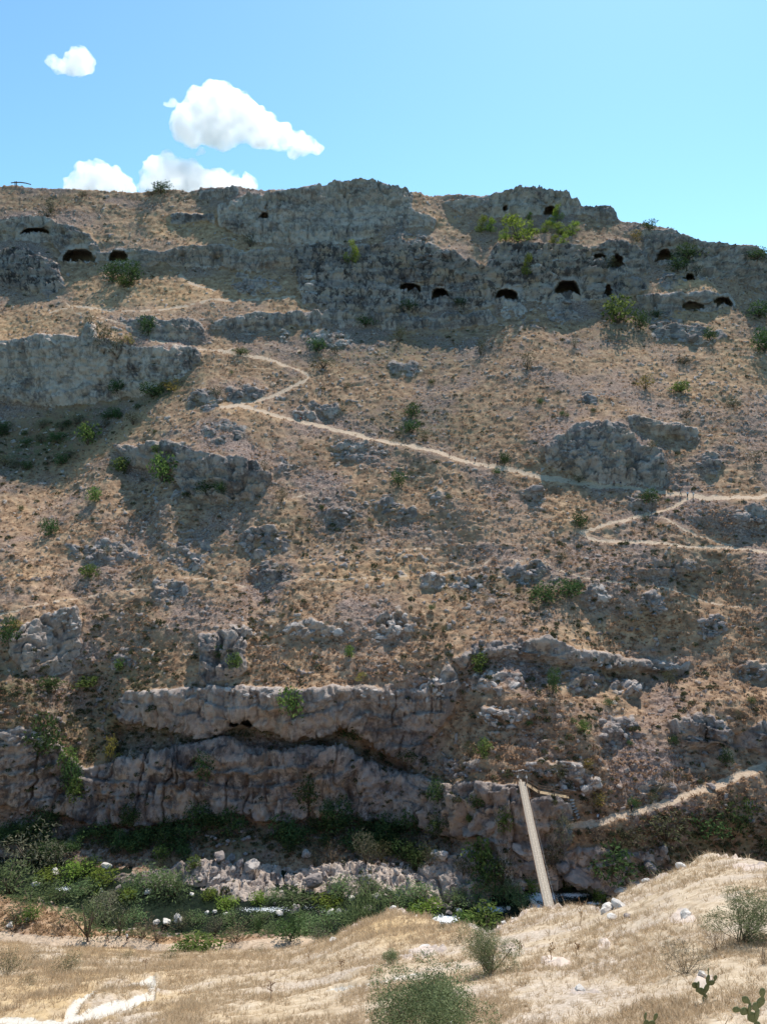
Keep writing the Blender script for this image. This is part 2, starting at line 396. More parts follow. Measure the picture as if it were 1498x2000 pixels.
# name, label, polygon, how much of the slope's lean is kept (0 upright, <0 overhanging), stain, pale
CLIFFS = [
 ('pale cliff wall at the left end of the switchback path, streaked with black', [(-340, 655), (0, 666), (100, 660), (160, 655), (170, 628), (183, 630), (192, 666), (270, 684), (330, 688), (388, 678), (392, 706), (362, 742), (300, 766), (240, 782), (180, 792), (100, 797), (0, 788), (-340, 800)], -0.3, 0.45, 0.95),
 ('tall grey crag crowning the ridge left of the middle, with one small round hole', [(425, 397), (500, 380), (560, 371), (600, 365), (640, 357), (690, 351), (740, 355), (803, 376), (805, 408), (850, 428), (855, 446), (760, 440), (740, 462), (640, 476), (560, 480), (500, 474), (430, 446)], 0.0, 0.45, 0.8),
 ('long dark cliff pierced by a row of cave mouths, below the pines', [(578, 482), (690, 478), (830, 480), (900, 500), (945, 520), (970, 480), (1060, 478), (1150, 484), (1165, 530), (1250, 543), (1262, 570), (1150, 592), (1000, 592), (950, 604), (800, 614), (690, 608), (600, 592), (578, 540)], -0.05, 0.85, 0.15),
 ('domed grey crag on the right of the ridge, a person standing on its top', [(858, 402), (930, 388), (980, 378), (1010, 366), (1052, 364), (1080, 368), (1105, 377), (1130, 396), (1137, 420), (1060, 424), (990, 424), (900, 420)], 0.0, 0.4, 0.8),
 ('low flat rock step on the skyline right of the domed crag', [(1134, 402), (1197, 402), (1212, 436), (1180, 428), (1140, 420)], 0.0, 0.5, 0.4),
 ('broken rock band descending the skyline at the far right', [(1253, 452), (1320, 450), (1362, 468), (1470, 481), (1502, 494), (1620, 530), (1620, 600), (1498, 572), (1430, 545), (1370, 548), (1290, 522), (1258, 492)], 0.05, 0.5, 0.45),
 ('hollowed rock face with an ochre roof beside a dark shrub, right of the pines', [(1148, 478), (1210, 468), (1262, 498), (1268, 536), (1160, 532)], 0.0, 0.6, 0.3),
 ('low pale rock shelf with undercut base near the right edge', [(1228, 582), (1300, 574), (1420, 576), (1426, 602), (1372, 614), (1250, 602)], -0.2, 0.4, 0.4),
 ('long broken ledge of grey rock running under the cave cliff', [(405, 628), (500, 611), (560, 612), (650, 606), (830, 622), (965, 612), (965, 640), (830, 650), (700, 642), (570, 634), (490, 656), (410, 644)], 0.0, 0.6, 0.35),
 ('square grey rock face beside the top bend of the path', [(245, 627), (300, 622), (392, 626), (396, 670), (300, 667), (250, 652)], 0.0, 0.5, 0.4),
 ('dark rounded crag at the left edge above the orange grass', [(-120, 490), (0, 488), (60, 484), (120, 518), (134, 560), (90, 578), (0, 558), (-120, 560)], 0.1, 0.9, 0.1),
 ('stepped rock band with two arched caves at the upper left', [(-120, 432), (0, 426), (60, 420), (120, 435), (172, 460), (192, 494), (300, 490), (430, 480), (470, 486), (575, 490), (575, 522), (480, 532), (350, 522), (240, 514), (130, 514), (100, 472), (0, 470), (-120, 474)], 0.0, 0.5, 0.5),
 ('short grey rock step under the ridge crag, above golden grass', [(330, 418), (422, 419), (424, 442), (335, 438)], 0.0, 0.6, 0.3),
 ('small rock step on the skyline just right of the round bush', [(385, 369), (470, 366), (472, 379), (390, 389)], 0.0, 0.6, 0.3),
 ('grey crag with a pale broken face in the left middle, throwing a long shadow', [(218, 872), (330, 864), (400, 882), (500, 898), (532, 930), (512, 972), (420, 988), (350, 962), (330, 916), (250, 912)], -0.25, 0.6, 0.35),
 ('massive stepped outcrop above the path on the right, shaded at its foot', [(1060, 872), (1120, 830), (1210, 828), (1252, 868), (1302, 890), (1306, 938), (1262, 956), (1150, 946), (1070, 902)], -0.05, 0.6, 0.3),
 ('leaning slab of rock above the massive outcrop on the right', [(1220, 812), (1362, 834), (1352, 858), (1240, 842)], 0.0, 0.4, 0.5),
 ('overhanging rock lip along the top of the lower cliff, ochre beneath', [(216, 1384), (256, 1346), (400, 1345), (560, 1346), (680, 1340), (800, 1350), (858, 1330), (880, 1296), (898, 1340), (884, 1392), (834, 1450), (812, 1504), (722, 1442), (660, 1410), (580, 1442), (560, 1432), (480, 1416), (400, 1434), (330, 1416), (250, 1412)], -0.25, 0.4, 0.5),
 ('ribbed grey wall of the lower cliff standing over the river trees', [(-340, 1422), (0, 1420), (50, 1424), (120, 1468), (160, 1500), (206, 1486), (330, 1472), (420, 1444), (560, 1472), (640, 1462), (810, 1510), (900, 1530), (1022, 1530), (1026, 1604), (900, 1642), (800, 1612), (700, 1602), (560, 1604), (400, 1592), (220, 1612), (150, 1592), (0, 1572), (-340, 1580)], 0.0, 0.65, 0.3),
 ('pitted pale crag at the left edge above the lower cliff', [(20, 1238), (90, 1200), (152, 1188), (162, 1262), (142, 1314), (60, 1314), (20, 1282)], 0.1, 0.4, 0.6),
 ('upright rock rib left of the middle, above the overhang', [(398, 1240), (470, 1230), (484, 1320), (442, 1332), (388, 1342)], 0.1, 0.6, 0.35),
 ('long layered ledge sloping down to the right below the shrubs', [(888, 1292), (1000, 1252), (1060, 1244), (1160, 1274), (1346, 1298), (1346, 1316), (1200, 1308), (1100, 1300), (1000, 1270), (902, 1312)], -0.2, 0.5, 0.45),
 ('broken rock band above the bridge path at the right edge', [(1298, 1412), (1380, 1408), (1440, 1430), (1498, 1410), (1620, 1400), (1620, 1474), (1498, 1474), (1440, 1454), (1330, 1462)], 0.0, 0.6, 0.3),
 ('rounded rock wall dropping into the river right of the bridge', [(1070, 1662), (1140, 1652), (1240, 1664), (1300, 1660), (1310, 1706), (1210, 1722), (1160, 1752), (1090, 1742)], -0.1, 0.5, 0.3),
 ('cleft rock buttress holding up the far end of the bridge', [(940, 1640), (1000, 1600), (1040, 1560), (1115, 1565), (1112, 1640), (1060, 1690), (1010, 1745), (960, 1740)], 0.0, 0.5, 0.35),
]
CAVES = [  # px, py of the sill, half width, height, depth, label
 (800, 572, 17, 15, 7, 'leftmost cave mouth of the row in the dark cliff, pointed at the top'),
 (860, 584, 15, 17, 7, 'small round cave mouth half behind a shrub in the dark cliff'),
 (988, 586, 19, 17, 8, 'wide low cave mouth under a pale arch in the dark cliff'),
 (1107, 578, 21, 24, 9, 'largest arched cave mouth of the dark cliff, below the pines'),
 (1187, 580, 6, 20, 5, 'narrow upright slit of a cave in a pale rock face'),
 (1205, 524, 10, 20, 6, 'square dark opening beside a shrub under the ochre roof'),
 (1170, 506, 11, 8, 4, 'low dark slot left of the ochre roof'),
 (155, 512, 26, 20, 7, 'broad arched cave under an ochre overhang at the upper left'),
 (232, 510, 15, 16, 6, 'smaller arched cave just left above the twin dark bushes'),
 (70, 460, 24, 12, 5, 'low wide cave under a domed rock at the upper left edge'),
 (517, 428, 8, 10, 4, 'single small round hole high in the ridge crag'),
 (1075, 421, 12, 15, 5, 'dark cave behind the pine tops under the domed crag'),
 (985, 417, 4, 11, 3, 'small doorway at the foot of the domed crag'),
 (1297, 512, 13, 20, 6, 'dark hollow behind the bushes at the upper right'),
 (1410, 600, 16, 16, 5, 'shallow arched hollow at the right end of the rock shelf'),
 (1352, 606, 18, 14, 4, 'shallow rounded hollow in the middle of the rock shelf'),
 (470, 1418, 20, 16, 4, 'dark pocket under the middle of the overhanging lip'),
 (1345, 550, 8, 12, 4, 'small dark notch under the skyline rocks at the right'),
]
PATHS = [  # points, half width in metres, label
 ([(300, 665), (390, 680), (450, 690), (520, 702), (570, 715), (600, 732), (604, 739), (595, 746), (540, 770), (500, 785), (432, 797)], 0.62, 'upper bend of the switchback path beside the pale cliff'),
 ([(432, 797), (470, 796), (520, 806), (580, 822), (680, 846), (760, 864), (850, 884), (950, 908), (1060, 931), (1170, 950), (1250, 958), (1330, 967), (1380, 973), (1440, 970), (1498, 968), (1700, 958)], 0.85, 'long straight path crossing the middle of the slope'),
 ([(1345, 972), (1320, 986), (1270, 1003), (1200, 1021), (1130, 1040), (1160, 1050), (1230, 1060), (1300, 1066), (1400, 1070), (1440, 1072), (1498, 1080), (1700, 1100)], 0.6, 'hairpin branch of the path on the right'),
 ([(1290, 1010), (1350, 1040), (1400, 1060), (1440, 1070)], 0.45, 'short cut across the hairpin on the right'),
 ([(-200, 1215), (0, 1198), (130, 1170), (230, 1155), (300, 1148), (350, 1130), (480, 1141), (640, 1131), (730, 1129), (850, 1121), (940, 1106), (965, 1090), (1050, 1096), (1130, 1130), (1200, 1138), (1300, 1150), (1400, 1180), (1498, 1196), (1700, 1210)], 0.33, 'thin trail crossing the lower half of the slope'),
 ([(560, 1098), (620, 1090), (700, 1075), (760, 1072), (860, 1074)], 0.25, 'faint trail above the thin trail in the middle'),
 ([(540, 985), (640, 955), (760, 932), (840, 930)], 0.22, 'faint trail left of the lone dark bush'),
 ([(100, 610), (150, 601), (250, 606), (330, 601), (430, 587), (530, 583), (575, 580)], 0.5, 'faint trail across the golden grass at the upper left'),
 ([(350, 534), (372, 552), (392, 560), (422, 568)], 0.7, 'white eroded track above the golden grass'),
 ([(300, 665), (240, 630), (200, 622), (150, 612), (120, 580)], 0.4, 'trail climbing left from the top bend'),
 ([(1112, 1612), (1170, 1607), (1230, 1592), (1270, 1577), (1310, 1563), (1360, 1546), (1400, 1535), (1450, 1512), (1498, 1496), (1700, 1440)], 1.15, 'dirt path leading right from the bridge'),
 ([(640, 690), (560, 680), (500, 668), (440, 690)], 0.25, 'faint trail rising right from the top bend'),
]
NG = PX.shape
rock = np.zeros(NG); keep = np.ones(NG); stain = np.zeros(NG); pale = np.zeros(NG); ident = np.zeros(NG, int)
names = {0: ('far_hillside', 'dry grassy far side of the ravine', 'hillside')}
nid = 1
for lab, poly, k, st, pa in CLIFFS:
    xs, ys = np.array(poly, float).T
    x0, x1 = np.searchsorted(gx, [xs.min() - 25, xs.max() + 25]); y0, y1 = np.searchsorted(gy, [ys.min() - 25, ys.max() + 25])
    sl = (slice(max(y0, 0), y1), slice(max(x0, 0), x1))
    ins = inpoly(wx[sl], wy[sl], poly)
    rock[sl] = np.where(ins, 1, rock[sl]); keep[sl] = np.where(ins, k, keep[sl])
    stain[sl] = np.where(ins, st, stain[sl]); pale[sl] = np.where(ins, pa, pale[sl]); ident[sl] = np.where(ins, nid, ident[sl])
    names[nid] = ('cliff', lab, 'cliff'); nid += 1
OUTCROPS = [ # px, py, w, h, kind, label
 (1150, 778, 46, 22, 'stone', 'small grey outcrop alone on the golden slope at upper right'),
 (790, 722, 70, 26, 'stone', 'low grey outcrop on the slope below the broken ledge, middle'),
 (700, 880, 110, 38, 'stone', 'wide ragged outcrop just below the long path, left of the middle'),
 (520, 1060, 90, 56, 'stone', 'pale heap of angular rocks on the bare slope left of the middle'),
 (532, 1122, 76, 40, 'stone', 'dark-footed rock heap with a small bush, under the pale heap'),
 (365, 1078, 112, 56, 'stone', 'shaded rock heap at the tip of the long shadow'),
 (205, 1078, 132, 40, 'stone', 'row of rocks like a broken wall on the left slope'),
 (332, 1150, 60, 50, 'stone', 'small rock knob beneath the thin trail, left'),
 (610, 1230, 110, 28, 'stone_pale', 'flat scatter of pale stones above the lower cliff'),
 (762, 1222, 76, 60, 'stone_pale', 'pale stepped outcrop in the middle, above the lower cliff'),
 (845, 1140, 66, 30, 'stone_pale', 'left one of two pale rock clusters under the thin trail'),
 (912, 1142, 60, 30, 'stone_pale', 'right one of two pale rock clusters under the thin trail'),
 (1035, 1120, 110, 34, 'stone', 'layered outcrop on the thin trail right of the middle'),
 (1162, 1166, 52, 48, 'stone_pale', 'single block-like outcrop right of the dark shrubs'),
 (1272, 1180, 52, 40, 'stone', 'grey outcrop with shadow on the lower right slope'),
 (1387, 1226, 60, 44, 'stone', 'dark outcrop on the lower right slope, farthest down'),
 (1470, 1310, 60, 34, 'stone', 'row of upright stones at the right edge, lower slope'),
 (1040, 962, 46, 22, 'stone', 'small grey outcrop below the long path near the hairpin'),
 (660, 1004, 60, 20, 'stone', 'tiny stone cluster on the bare purple slope'),
 (745, 985, 90, 22, 'stone', 'line of low stones on the bare slope in the middle'),
 (795, 1002, 40, 22, 'stone', 'round grey outcrop at the right end of the stone line'),
 (850, 968, 44, 20, 'stone', 'low stones right of the lone dark bush'),
 (1468, 1012, 70, 36, 'stone', 'grey outcrop at the right edge between the two paths'),
 (1386, 906, 44, 44, 'stone', 'upright grey outcrop right of the massive one'),
 (1310, 1108, 120, 24, 'stone', 'bluish scree of loose stones below the hairpin'),
 (1205, 1424, 76, 60, 'stone', 'tilted bouldery outcrop above the bridge path'),
 (1130, 1330, 90, 44, 'stone', 'broken rocks under the long layered ledge'),
 (1225, 1345, 80, 22, 'stone_pale', 'narrow pale ledge sloping right, under the long ledge'),
 (435, 846, 80, 36, 'stone', 'grey outcrop under the long path, left'),
 (478, 770, 76, 26, 'stone', 'grey rocks inside the bend of the path, right'),
 (402, 780, 60, 40, 'stone', 'split grey boulders inside the bend of the path, left'),
 (620, 805, 90, 34, 'stone', 'dark outcrop just above the long path behind a red hiker'),
 (556, 655, 30, 34, 'stone_pale', 'single pale tooth of rock near the top bend'),
 (640, 662, 90, 40, 'stone_pale', 'cluster of pale boulders under the broken ledge'),
 (600, 565, 36, 40, 'stone_pale', 'rounded pale knob at the left foot of the cave cliff'),
 (500, 560, 90, 40, 'stone', 'bluish rocks in the golden grass left of the cave cliff'),
 (1000, 610, 50, 34, 'stone_pale', 'pale boulder heap below the wide low cave'),
 (1095, 610, 60, 46, 'stone', 'two rounded grey boulders below the largest cave'),
 (1300, 640, 80, 50, 'stone', 'grey rocks beside the twin bushes, right'),
 (1360, 655, 90, 36, 'stone', 'low grey band with a shrub near the right edge'),
 (1310, 550, 50, 30, 'stone', 'single grey block on the terrace at the upper right'),
 (1065, 525, 60, 34, 'stone_pale', 'pale stacked slab between the pines and the largest cave'),
 (820, 500, 120, 34, 'stone', 'pale-topped ledge stones above the dark cliff'),
 (790, 470, 90, 24, 'stone', 'stones in golden grass right of the ridge crag'),
 (560, 910, 50, 30, 'stone', 'rocks right of the shadow-throwing crag'),
 (470, 1235, 40, 24, 'stone_pale', 'white stones on top of the upright rib'),
 (985, 1400, 100, 40, 'stone_pale', 'streaks of pale stones right of the overhang'),
 (960, 1335, 110, 40, 'stone_pale', 'pale stepped stones below the left end of the long ledge'),
 (900, 1500, 90, 34, 'stone', 'grey ledge stones left of the bridge head'),
 (1080, 1500, 110, 34, 'stone_pale', 'pale stones scattered above the bridge head'),
 (1130, 1530, 90, 40, 'stone_pale', 'pale rubble behind the wooden walkway'),
 (1285, 1550, 70, 40, 'stone', 'dark rocks just above the bridge path'),
 (1370, 1420, 100, 50, 'stone', 'boulders in the rock band above the bridge path'),
 (50, 1440, 110, 30, 'stone_pale', 'pale broken stones along the cliff top at the left edge'),
 (120, 1215, 80, 40, 'stone_pale', 'white broken stones crowning the pitted crag'),
 (240, 1295, 60, 30, 'stone', 'grey stones in the left gully above the overhang'),
 (1000, 1270, 180, 18, 'stone', 'upper course of the long layered ledge'),
 (1240, 1300, 180, 14, 'stone_pale', 'pale right-hand course of the long layered ledge'),
 (1120, 880, 90, 40, 'stone', 'dark jumbled rocks on the left flank of the massive outcrop'),
 (1260, 978, 60, 30, 'stone', 'low rocks walled beside the path at the hairpin'),
 (850, 1345, 60, 40, 'stone_pale', 'pale cracked blocks at the right corner of the overhang'),
 (480, 1350, 200, 14, 'stone_pale', 'pale stones edging the left part of the overhang'),
 (740, 1350, 150, 14, 'stone_pale', 'pale stones edging the right part of the overhang'),
]
for cx, cy, w_, h_, kd_, lab in OUTCROPS:
    x0, x1 = np.searchsorted(gx, [cx - w_, cx + w_]); y0, y1 = np.searchsorted(gy, [cy - h_ - 8, cy + h_ + 8]); sl = (slice(y0, y1), slice(x0, x1))
    e = np.hypot((PX[sl] - cx) / (0.56 * w_), (PY[sl] - cy) / (0.56 * h_ + 3)) + 0.55 * fbm(PX[sl] / 16, PY[sl] / 11, 0 * PX[sl] + cx, 3, 33)
    m = sstep(1.1, 0.75, e) * (ident[sl] == 0) * sstep(-0.42, 0.0, fbm(PX[sl] / 13, PY[sl] / 8, 0 * PX[sl] + cx, 3, 34))
    rock[sl] = np.maximum(rock[sl], 0.9 * m); keep[sl] = np.minimum(keep[sl], 1 - 0.75 * m); stain[sl] = np.maximum(stain[sl], 0.55 * m); pale[sl] = np.maximum(pale[sl], (0.5 if kd_ == 'stone_pale' else 0.15) * m)
# upright the cliffs: solve for the depth whose downhill lean is damped inside them
for pts, hw, lab in PATHS:
    d = seg_dist(PX, PY, pts); k_ = sstep(2.2, 0.6, d / max(hw * 5.0, 2.4)) * (1 if hw > .4 else .45); keep = keep * (1 - k_) + k_ * 2.4
keepb = blur(keep, 1)
gyD = np.diff(D0, axis=0)
h = (0.5 * (keepb[1:] + keepb[:-1]) - 1.0) * gyD
div = np.zeros(NG); div[:-1] += h; div[1:] -= h
ext = np.concatenate([div, div[::-1]], 0); ext = np.concatenate([ext, ext[:, ::-1]], 1)
k1 = 2 - 2 * np.cos(2 * np.pi * np.fft.fftfreq(ext.shape[0])); k2 = 2 - 2 * np.cos(2 * np.pi * np.fft.rfftfreq(ext.shape[1]))
lam = (GS / 130.0) ** 2
E = np.fft.irfft2(-np.fft.rfft2(ext) / (k1[:, None] + 0.35 * k2[None, :] + lam), s=ext.shape)[:NG[0], :NG[1]]
DEP = D0 + E
# the shaded recess under the lip
RECESS = [(214, 1414), (330, 1420), (400, 1438), (480, 1420), (560, 1436), (590, 1446), (660, 1414), (720, 1446), (806, 1506), (800, 1516), (640, 1462), (560, 1468), (420, 1446), (330, 1470), (222, 1482)]
rec = inpoly(wx, wy, RECESS).astype(float)
DEP = DEP + 4.0 * blur(rec, 4)
rock = np.where(rec > 0, 0.35, rock)
DEP = DEP - 1.2 * blur(np.exp(-((PY - 1600) / 40) ** 2) * rock, 3)
calm = np.zeros(NG)
for cx, cy, hw, hh, dd, lab in CAVES:
    sl = (slice(*np.searchsorted(gy, [cy - 1.3 * hh - 16, cy + 8])), slice(*np.searchsorted(gx, [cx - 1.3 * hw - 16, cx + 1.3 * hw + 16])))
    qx = (PX[sl] + 2.5 * vnoise(PX[sl] / 7, PY[sl] / 7, 0 * PX[sl] + cx, 3) - cx) / hw; qy = (cy - PY[sl]) / hh
    qx = qx / 1.2; qy = qy / 1.2
    q = np.where(qy > 0, np.maximum(np.abs(qx) ** 2.4 + np.clip(qy, 0, 9) ** 2.2, 0), 9)
    m = sstep(1.12, 0.88, q)
    DEP[sl] += 2.2 * dd * m; calm[sl] = np.maximum(calm[sl], sstep(3.2, 1.3, q)); ident[sl] = np.where(m > 0.35, nid, ident[sl]); rock[sl] = np.maximum(rock[sl], m)
    rim = sstep(2.6, 1.0, q) * (1 - m); pale[sl] = np.maximum(pale[sl], 0.5 * rim); stain[sl] *= 1 - 0.8 * np.maximum(rim, m)
    rock[sl] = np.maximum(rock[sl], rim > 0.25)
    names[nid] = ('cave', lab, 'cave'); nid += 1
path = np.zeros(NG)
scale_px = F / (DEP / (cp + (1000 - PY) / F * sp))          # pixels per metre
for pts, hw, lab in PATHS:
    d = seg_dist(PX + 3 * fbm(PX / 22, PY / 22, 0 * PX, 2, 31), PY + 2.6 * fbm(PX / 18, PY / 18, 0 * PX + 5, 3, 32), pts) + 1.3 * vnoise(PX / 9, PY / 6, 0 * PX, 35)
    fore = 0.75                                              # paths are seen a little from above
    m = sstep(1.35, 0.65, d / np.maximum(hw * scale_px * fore * 0.8, 1.0))
    m = m * (1 if hw > .4 else .72); path = np.maximum(path, m); ident = np.where((m > 0.5), nid, ident)
    names[nid] = ('path', lab, 'path'); nid += 1
rock *= (1 - path)
# riverbank rubble
bank = sstep(-6, 6, PY - (1692 + 14 * fbm(PX / 60, PY / 60, 0 * PX, 3, 77) + 26 * sstep(350, 180, PX) - 30 * sstep(780, 950, PX)))
bank *= sstep(1330, 1260, PX)
rock = np.maximum(rock, bank * 0.85); pale = np.maximum(pale, bank * sstep(330, 420, PX))
# zones of colour
def blob(cx, cy, rx, ry, ang=0):
    c, s = math.cos(R(ang)), math.sin(R(ang)); dx, dy = PX - cx, PY - cy
    return np.exp(-(((dx * c + dy * s) / rx) ** 2 + ((-dx * s + dy * c) / ry) ** 2))
warm = np.zeros(NG)
for b, a in (((330, 455, 160, 40), 0.9), ((300, 580, 260, 45), 0.95), ((60, 640, 150, 30), 1), ((520, 490, 110, 16), 0.7), ((870, 440, 60, 50), 0.9), ((1380, 700, 220, 90), 0.55),
             ((1330, 560, 120, 25), 0.8), ((230, 850, 180, 22, -40), 1), ((760, 1120, 180, 40), 0.7), ((550, 1270, 230, 60), 0.6), ((1150, 1230, 250, 40), 0.5), ((1060, 1020, 160, 50), 0.5),
             ((210, 1400, 60, 140, 25), 0.7), ((80, 1120, 120, 40), 0.5), ((580, 1680, 60, 30), 0.8), ((300, 1690, 90, 14), 0.8), ((500, 800, 90, 40), 0.5), ((1350, 620, 120, 16), 0.7)):
    warm = np.maximum(warm, a * blob(*b))
warm = np.clip(warm * (0.75 + 0.5 * fbm(PX / 40, PY / 25, 0 * PX + 2, 3, 41)), 0, 1)
green = np.zeros(NG)
for b, a in (((90, 860, 150, 50, -20), 1), ((330, 765, 70, 16, -25), 1), ((250, 1390, 80, 150, 20), 0.8), ((120, 1480, 60, 90), 1), ((420, 1430, 260, 24), 0.8), ((500, 1640, 420, 28), 1), ((850, 1560, 120, 60), 0.9),
             ((760, 690, 200, 40), 0.6), ((820, 830, 120, 50), 0.6), ((1350, 1640, 180, 60), 0.8), ((1000, 1150, 180, 30), 0.5), ((640, 1030, 200, 60), 0.2), ((680, 1480, 120, 26), 0.8), ((1250, 650, 120, 30), 0.5), ((20, 1350, 80, 60), 0.9),
             ((100, 390, 80, 12), 0.6), ((300, 510, 100, 20), 0.3)):
    green = np.maximum(green, a * blob(*b))
warm *= 1 - 0.7 * green

# vertices of the far side
cols = np.concatenate([np.linspace(-900, -350, 50, endpoint=False), np.arange(-350, -60, 4.5), np.arange(-60, 1560, 2.25), np.arange(1561, 1850, 4.5), np.linspace(1852, 2400, 50)])
NR = 640
v01 = np.linspace(0, 1, NR)
csky = np.interp(cols, skyx, skyy); cbot = np.interp(cols, botx, boty) + 10
csky = csky + 2.0 * fbm(cols / 14.0, cols * 0 + 0.5, cols * 0, 3, 55) + 1.2 * (vnoise(cols / 5.0, cols * 0, cols * 0, 56))
VPX = np.broadcast_to(cols, (NR, len(cols))).copy(); VPY = cbot[None, :] + (csky - cbot)[None, :] * v01[:, None]
def gsample(A, px, py):
    x = np.clip((px - gx[0]) / GS, 0, A.shape[1] - 1.001); y = np.clip((py - gy[0]) / GS, 0, A.shape[0] - 1.001)
    i, j = y.astype(int), x.astype(int); fy, fx = y - i, x - j
    return (A[i, j] * (1 - fx) + A[i, j + 1] * fx) * (1 - fy) + (A[i + 1, j] * (1 - fx) + A[i + 1, j + 1] * fx) * fy
VY = gsample(DEP, VPX, VPY)
at = {n: gsample(a, VPX, VPY) for n, a in (('rock', blur(rock, 1)), ('path', path), ('warm', warm), ('stain', stain), ('pale', pale), ('green', green))}
calmv = gsample(calm, VPX, VPY)
X, Y, Z = unproj(VPX, VPY, VY)
def grid_normals(X, Y, Z):
    P = np.stack([X, Y, Z], -1)
    du = np.gradient(P, axis=1); dv = np.gradient(P, axis=0)
    n = np.cross(du, dv); n /= np.linalg.norm(n, axis=-1, keepdims=True) + 1e-9
    return n
NRM = grid_normals(*(blur(a, 6) for a in (X, Y, Z)))
rk = at['rock']; pth = at['path']
# scree: pale stones breaking through the grass
scree_zone = sstep(-0.05, 0.45, fbm(X * 0.03, Y * 0.03, Z * 0.03, 3, 61)) * (VPY > 620)
st_n = fbm(X * 0.75, Y * 0.75, Z * 0.9, 2, 62)
scree = sstep(0.36, 0.50, st_n + 0.20 * scree_zone - 0.10) * (1 - rk) * (1 - pth) * sstep(1690, 1600, VPY)
wrp = vnoise(X * .11, Y * .11, Z * .11, 70); wrp2 = fbm(X * .3, Y * .3, Z * .3, 2, 68)
butt = 1 - 2 * np.abs(fbm(X * 0.055, Y * 0.055, Z * 0.02, 3, 75))
crk = np.abs(vnoise(X * 0.17 + 0.25 * wrp2 + 0.3 * wrp, Y * 0.08, Z * 0.022, 78)) + 0.10 * sstep(0, .5, vnoise(X * .08, Y * .08, Z * .12, 59)); crk2 = np.abs(vnoise(X * 0.36 + 0.3 * wrp + 0.2 * wrp2, Y * 0.15, Z * 0.045, 66)) + 0.12 * sstep(-.2, .4, vnoise(X * .12, Y * .12, Z * .16, 58))
lay = Z / 3.1 + 1.3 * vnoise(X * .035, Y * .035, Z * .035, 73) + 0.35 * wrp2; li = np.floor(lay); fr = lay - li
lrand = hash3(li.astype(np.int64), li.astype(np.int64) * 0, li.astype(np.int64) * 0, 64)
bcol = np.floor(X * 0.22 + li * 3.7 + 0.9 * wrp); brand = hash3(li.astype(np.int64), bcol.astype(np.int64), li.astype(np.int64) * 0, 65)
saw = (fr ** 1.5 - 0.4) * (0.4 + 1.6 * lrand) * (1 + 0.5 * sstep(105, 135, Z)) + 1.1 * (brand - 0.5)
pits = sstep(0.22, 0.45, fbm(X * 0.42, Y * 0.42, Z * 0.36, 3, 79))
rib = 1 - 2 * np.abs(fbm(X * 0.5 + 0.6 * wrp, Y * 0.3, Z * 0.10 + 0.3 * wrp2, 4, 61, .6))
sharp = 1 - 2 * np.abs(fbm(X * 0.55, Y * 0.55, Z * 0.42, 4, 63, .6))
d_rock = 1.3 * (1 - 0.65 * sstep(105, 135, Z)) * rib * sstep(-.4, .5, fbm(X * .06, Y * .06, Z * .06, 2, 60)) + 1.5 * butt - 1.9 * sstep(0.09, 0.0, crk) - 1.4 * sstep(0.11, 0.0, crk2) + saw + 0.95 * sharp + 0.18 * vnoise(X * 2.2, Y * 2.2, Z * 2.2, 62) + 0.55 * (1 - 2 * np.abs(wrp2)) + 0.35 * fbm(X * 0.9, Y * 0.9, Z * 1.1, 3, 76, .6) - 0.55 * pits - 0.5
d_grass = 0.9 * fbm(X * 0.09, Y * 0.09, Z * 0.09, 2, 80) + 0.30 * np.abs(vnoise(X * 0.45, Y * 0.45, Z * 0.6, 81)) + 0.22 * vnoise(X * 1.1, Y * 1.1, Z * 1.3, 82) \
    + 0.10 * vnoise(X * 2.6, Y * 2.6, Z * 2.6, 83) + 0.14 * vnoise(X * 0.12, Y * 0.12, Z * 1.25 + 0.6 * vnoise(X * .1, Y * .1, Z * .1, 84), 85)
edge_in = sstep(0.15, 1.0, blur(rk, 5))
disp = d_grass * (1 - rk) + (d_rock * (0.35 + 0.65 * edge_in) * (1 - 0.85 * calmv)) * rk
disp = disp + scree * (0.35 + 0.2 * vnoise(X * 1.8, Y * 1.8, Z * 1.8, 86))
smooth_g = 0.9 * fbm(X * 0.09, Y * 0.09, Z * 0.09, 2, 80)
disp = disp * (1 - pth) + (smooth_g - 0.05) * pth
disp *= sstep(0, 0.02, v01)[:, None] * 0.9 + 0.1
X = X + NRM[..., 0] * disp; Y = Y + NRM[..., 1] * disp; Z = Z + NRM[..., 2] * disp
at['rock'] = np.maximum(rk, scree); at['pale'] = np.maximum(at['pale'], 0.12 * scree)
HX, HY, HZ = X, Y, Z          # kept for planting things on the slope

# the plateau behind the skyline
ex, ey, ez = [], [], []
zt = Z[-1]
for dist in (1.5, 4, 10, 25, 60, 140, 320, 700, 1200):
    f = (Y[-1] + dist) / Y[-1]
    ex.append(X[-1] * f); ey.append(Y[-1] + dist)
    ez.append(zt + (zt.mean() * 0.0) + 0.25 * min(dist, 6) * 0.2 - 0.012 * dist + 0.0 * f)
XA = np.concatenate([X, ex]); YA = np.concatenate([Y, ey]); ZA = np.concatenate([Z, ez])
def pad(a): return np.concatenate([a, np.repeat(a[-1:], len(ex), 0)])
AT = {k: pad(v) for k, v in at.items()}
for k in ('rock', 'path', 'pale'): AT[k][NR + 3:] = 0
nr, nc = XA.shape
VV = np.stack([XA, YA, ZA], -1).reshape(-1, 3)
ii, jj = np.meshgrid(np.arange(nr - 1), np.arange(nc - 1), indexing='ij')
q = (ii * nc + jj).ravel()
quads = np.stack([q, q + 1, q + nc + 1, q + nc], -1)
fi = np.zeros((nr - 1, nc - 1), int)
